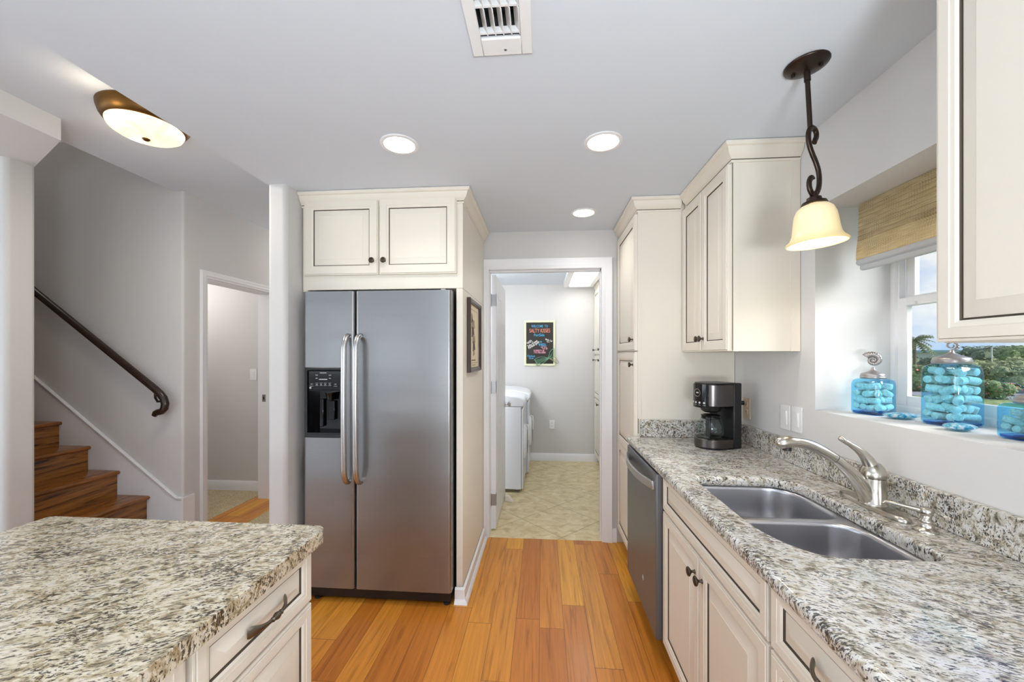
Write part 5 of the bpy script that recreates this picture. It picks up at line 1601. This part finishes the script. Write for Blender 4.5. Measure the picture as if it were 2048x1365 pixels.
def blob_tree(name, label, cat, x, y, h, w, mat, trunk, seed, nleaf=900, flowers=False, group=None):
    t = thing(name, label, cat, (x, y, GZ), group=group)
    rr = random.Random(seed)
    if trunk:
        q_ = MB(); q_.tube([(0, 0, 0), (0.1, 0, h * 0.3), (0, 0.1, h * 0.75)], [w * 0.05, w * 0.035, w * 0.015], M['bark'], 8); q_.build('trunk', t, local=True)
    cl = []
    for k in range(9):
        a = rr.uniform(0, 2 * PI); d = rr.uniform(0, 0.33) * w
        cl.append((d * math.cos(a), d * math.sin(a), h * rr.uniform(0.30 if trunk else 0.15, 0.80), w * rr.uniform(0.20, 0.32)))
    mb = MB()
    for k in range(nleaf):
        cx_, cy_, cz_, r0 = rr.choice(cl)
        v = Vector((rr.gauss(0, 1), rr.gauss(0, 1), rr.gauss(0, 0.8))).normalized() * r0 * rr.uniform(0.75, 1.05)
        p = Vector((cx_, cy_, cz_)) + v
        p.z = min(max(p.z, 0.02), h)
        s_ = w * rr.uniform(0.02, 0.05)
        ax = Vector((rr.gauss(0, 1), rr.gauss(0, 1), rr.gauss(0, 1))).normalized(); bx2 = ax.orthogonal().normalized()
        mt_ = M['flower'] if flowers and k % 9 == 0 else mat
        mb.add([p - ax * s_, p + bx2 * s_ * 0.6, p + ax * s_, p - bx2 * s_ * 0.6], [(0, 1, 2, 3)], mt_)
    for cx_, cy_, cz_, r0 in cl:
        mb.lathe([(0, -r0 * 0.7), (r0 * 0.5, -r0 * 0.5), (r0 * 0.72, 0), (r0 * 0.5, r0 * 0.5), (0, r0 * 0.7)], mat, Matrix.Translation((cx_, cy_, max(cz_, r0 * 0.7))), 9)
    mb.build('foliage', t, local=True, smooth=10)
def palm(label, x, y, h, fl_, seed):
    t = thing('palm_tree', label, 'palm tree', (x, y, GZ))
    rr = random.Random(seed)
    q_ = MB(); q_.tube([(0, 0, 0), (0.1, 0.05, h * 0.4), (0.0, 0.1, h)], [0.28, 0.20, 0.24], M['bark'], 10); q_.build('trunk', t, local=True)
    mb = MB()
    for k in range(54):
        a = rr.uniform(0, 2 * PI); el = rr.uniform(-0.5, 1.2)
        d = Vector((math.cos(a), math.sin(a), 0)); sd_ = Vector((-math.sin(a), math.cos(a), 0))
        P = []
        for i in range(9):
            s_ = i / 8
            P.append(Vector((0, 0.1, h)) + d * fl_ * s_ * math.cos(el * (1 - 0.5 * s_)) + Z * (fl_ * (math.sin(el) * s_ - 0.55 * s_ * s_)))
        for i in range(1, 9):
            wv = fl_ * 0.30 * math.sin(PI * (0.12 + 0.8 * i / 9))
            for s2_ in (-1, 1):
                p = P[i]
                mb.add([p, P[i - 1] * 0.4 + p * 0.6, p + sd_ * s2_ * wv - Z * wv * 0.5 + d * wv * 0.35], [(0, 1, 2)], M['palm_leaf'])
        mb.tube(P, 0.03, M['palm_leaf'], 4)
    mb.build('fronds', t, local=True, smooth=10)
palm('palm tree standing outside beyond the left side of the window', 62.5, 70.8, 6.9, 2.5, 4)
palm('small palm tree on the far lawn outside between the jars', 96, 92, 4.6, 1.6, 8)
def at(D, u):
    xc = (u - 1024) / 780
    return ((xc * 0.99696 - 0.078) * D, (xc * 0.078 + 0.99696) * D)
for i, (D, u, h, w, m_, tr, fl__, lab) in enumerate([
    (48, 1838, 3.2, 4.6, 'leaf_green', False, True, 'flowering shrub with coral blossoms outside under the palm'),
    (70, 1862, 4.0, 5.5, 'leaf_pine', True, False, 'dark tree outside between the palm and the pale building'),
    (74, 1968, 6.2, 7.0, 'leaf_pine', True, False, 'dark tree behind the street lamp outside'),
    (52, 2012, 4.2, 6.5, 'leaf_olive', True, False, 'olive-green tree outside to the right of the tall jar'),
    (66, 2050, 6.0, 8.0, 'leaf_green', True, False, 'green tree outside at the photo edge'),
    (47, 2046, 3.4, 5.0, 'leaf_olive', False, False, 'low olive shrub behind the parked car'),
    (58, 1940, 3.6, 6.0, 'leaf_olive', True, False, 'pale tree outside behind the tall jar'),
    (40, 1985, 1.6, 3.5, 'leaf_green', False, True, 'low flowering shrub in front of the parked car'),
    (85, 1825, 4.8, 7.0, 'leaf_olive', True, False, 'distant pale tree outside at the window frame')]):
    x_, y_ = {0: at(D, u)}[0]
    blob_tree('shrub' if not tr else 'tree', lab, 'shrub' if not tr else 'tree', x_, y_, h, w, M[m_], tr, 20 + i, 1100, fl__)
M['teal'] = simple('pale_teal_render', srgb(150, 186, 190), 0.8)
M['bwall'] = simple('pale_building_wall', srgb(206, 210, 212), 0.8)
bx, by = at(95, 1915)
bld = thing('building', 'low pale building with a teal flat roof far outside the window', 'building', (bx, by, GZ), R(-44))
MB().box(-9, 9, -4, 4, 0, 5.2).build('wall', bld, mat=M['bwall'], local=True)
MB().box(-10, 10.5, -5.2, 5, 5.2, 5.75).build('roof', bld, mat=M['teal'], local=True)
for i in range(6):
    w_o = MB(); w_o.box(-8 + i * 2.8, -6.4 + i * 2.8, -4.06, -4.01, 2.6, 4.2, M['trim']); wo = w_o.build('window', bld, local=True)
    MB().box(-7.9 + i * 2.8, -6.5 + i * 2.8, -4.09, -4.065, 2.7, 4.1).build('pane', wo, mat=simple('dark_pane_%d' % i, srgb(90, 110, 120), 0.1) if i == 0 else bpy.data.materials['dark_pane_0'], local=True)
lx, ly = at(55, 1984)
lp_ = thing('street_lamp', 'white street lamp post outside among the trees', 'street lamp', (lx, ly, GZ))
q = MB(); q.tube([(0, 0, 0), (0, 0, 5.6)], [0.09, 0.05], M['trim'], 10); q.build('post', lp_, local=True)
q = MB(); q.tube([(0, 0, 5.6), (0.3, -0.3, 5.8), (0.8, -0.8, 5.85)], 0.04, M['trim'], 8); q.build('arm', lp_, local=True)
q = MB(); q.box(0.65, 1.15, -1.0, -0.8, 5.78, 5.86); q.build('lamp_head', lp_, mat=M['trim'], local=True)
def car(label, x, y, rz, col):
    t = thing('car', label, 'car', (x, y, GZ + 0.02), rz)
    pts = [(-2.2, 0.3), (2.2, 0.3), (2.25, 0.7), (1.9, 0.85), (1.1, 0.95), (0.5, 1.42), (-0.9, 1.45), (-1.7, 1.0), (-2.2, 0.95), (-2.25, 0.6)]
    V_ = [(x_, -0.85, z) for x_, z in pts] + [(x_, 0.85, z) for x_, z in pts]; n = len(pts)
    MB().add(V_, [list(range(n)), list(range(n, 2 * n))[::-1]] + [(i, (i + 1) % n, n + (i + 1) % n, n + i) for i in range(n)]).build('body', t, mat=simple('car_paint_%s' % col[0], srgb(*col[1]), 0.15, 0.2), local=True, bevel=0.08, seg=3)
    wn_ = [(1.0, 0.96), (0.46, 1.36), (-0.86, 1.38), (-1.5, 1.0)]
    q_ = MB()
    for s in (-0.87, 0.85):
        q_.add([(x_, s, z) for x_, z in wn_] + [(x_, s + 0.02, z) for x_, z in wn_], [(0, 1, 2, 3), (7, 6, 5, 4), (0, 4, 5, 1), (1, 5, 6, 2), (2, 6, 7, 3), (3, 7, 4, 0)])
    q_.build('side_window', t, mat=M['black_gloss'], local=True)
    for xx in (-1.4, 1.4):
        for s in (-0.9, 0.7):
            q_ = MB(); q_.lathe([(0.0, 0), (0.18, 0), (0.19, 0.02), (0.32, 0.02), (0.33, 0.05), (0.33, 0.17), (0.31, 0.2), (0, 0.2)], M['rubber'], Matrix.Translation((xx, s, 0.33)) @ Matrix.Rotation(R(-90), 4, 'X'), 20); q_.build('wheel', t, local=True)
cx_, cy_ = at(43, 2016)
car('grey car parked outside by the shrubs', cx_, cy_, R(-38), ('grey', (120, 128, 136)))
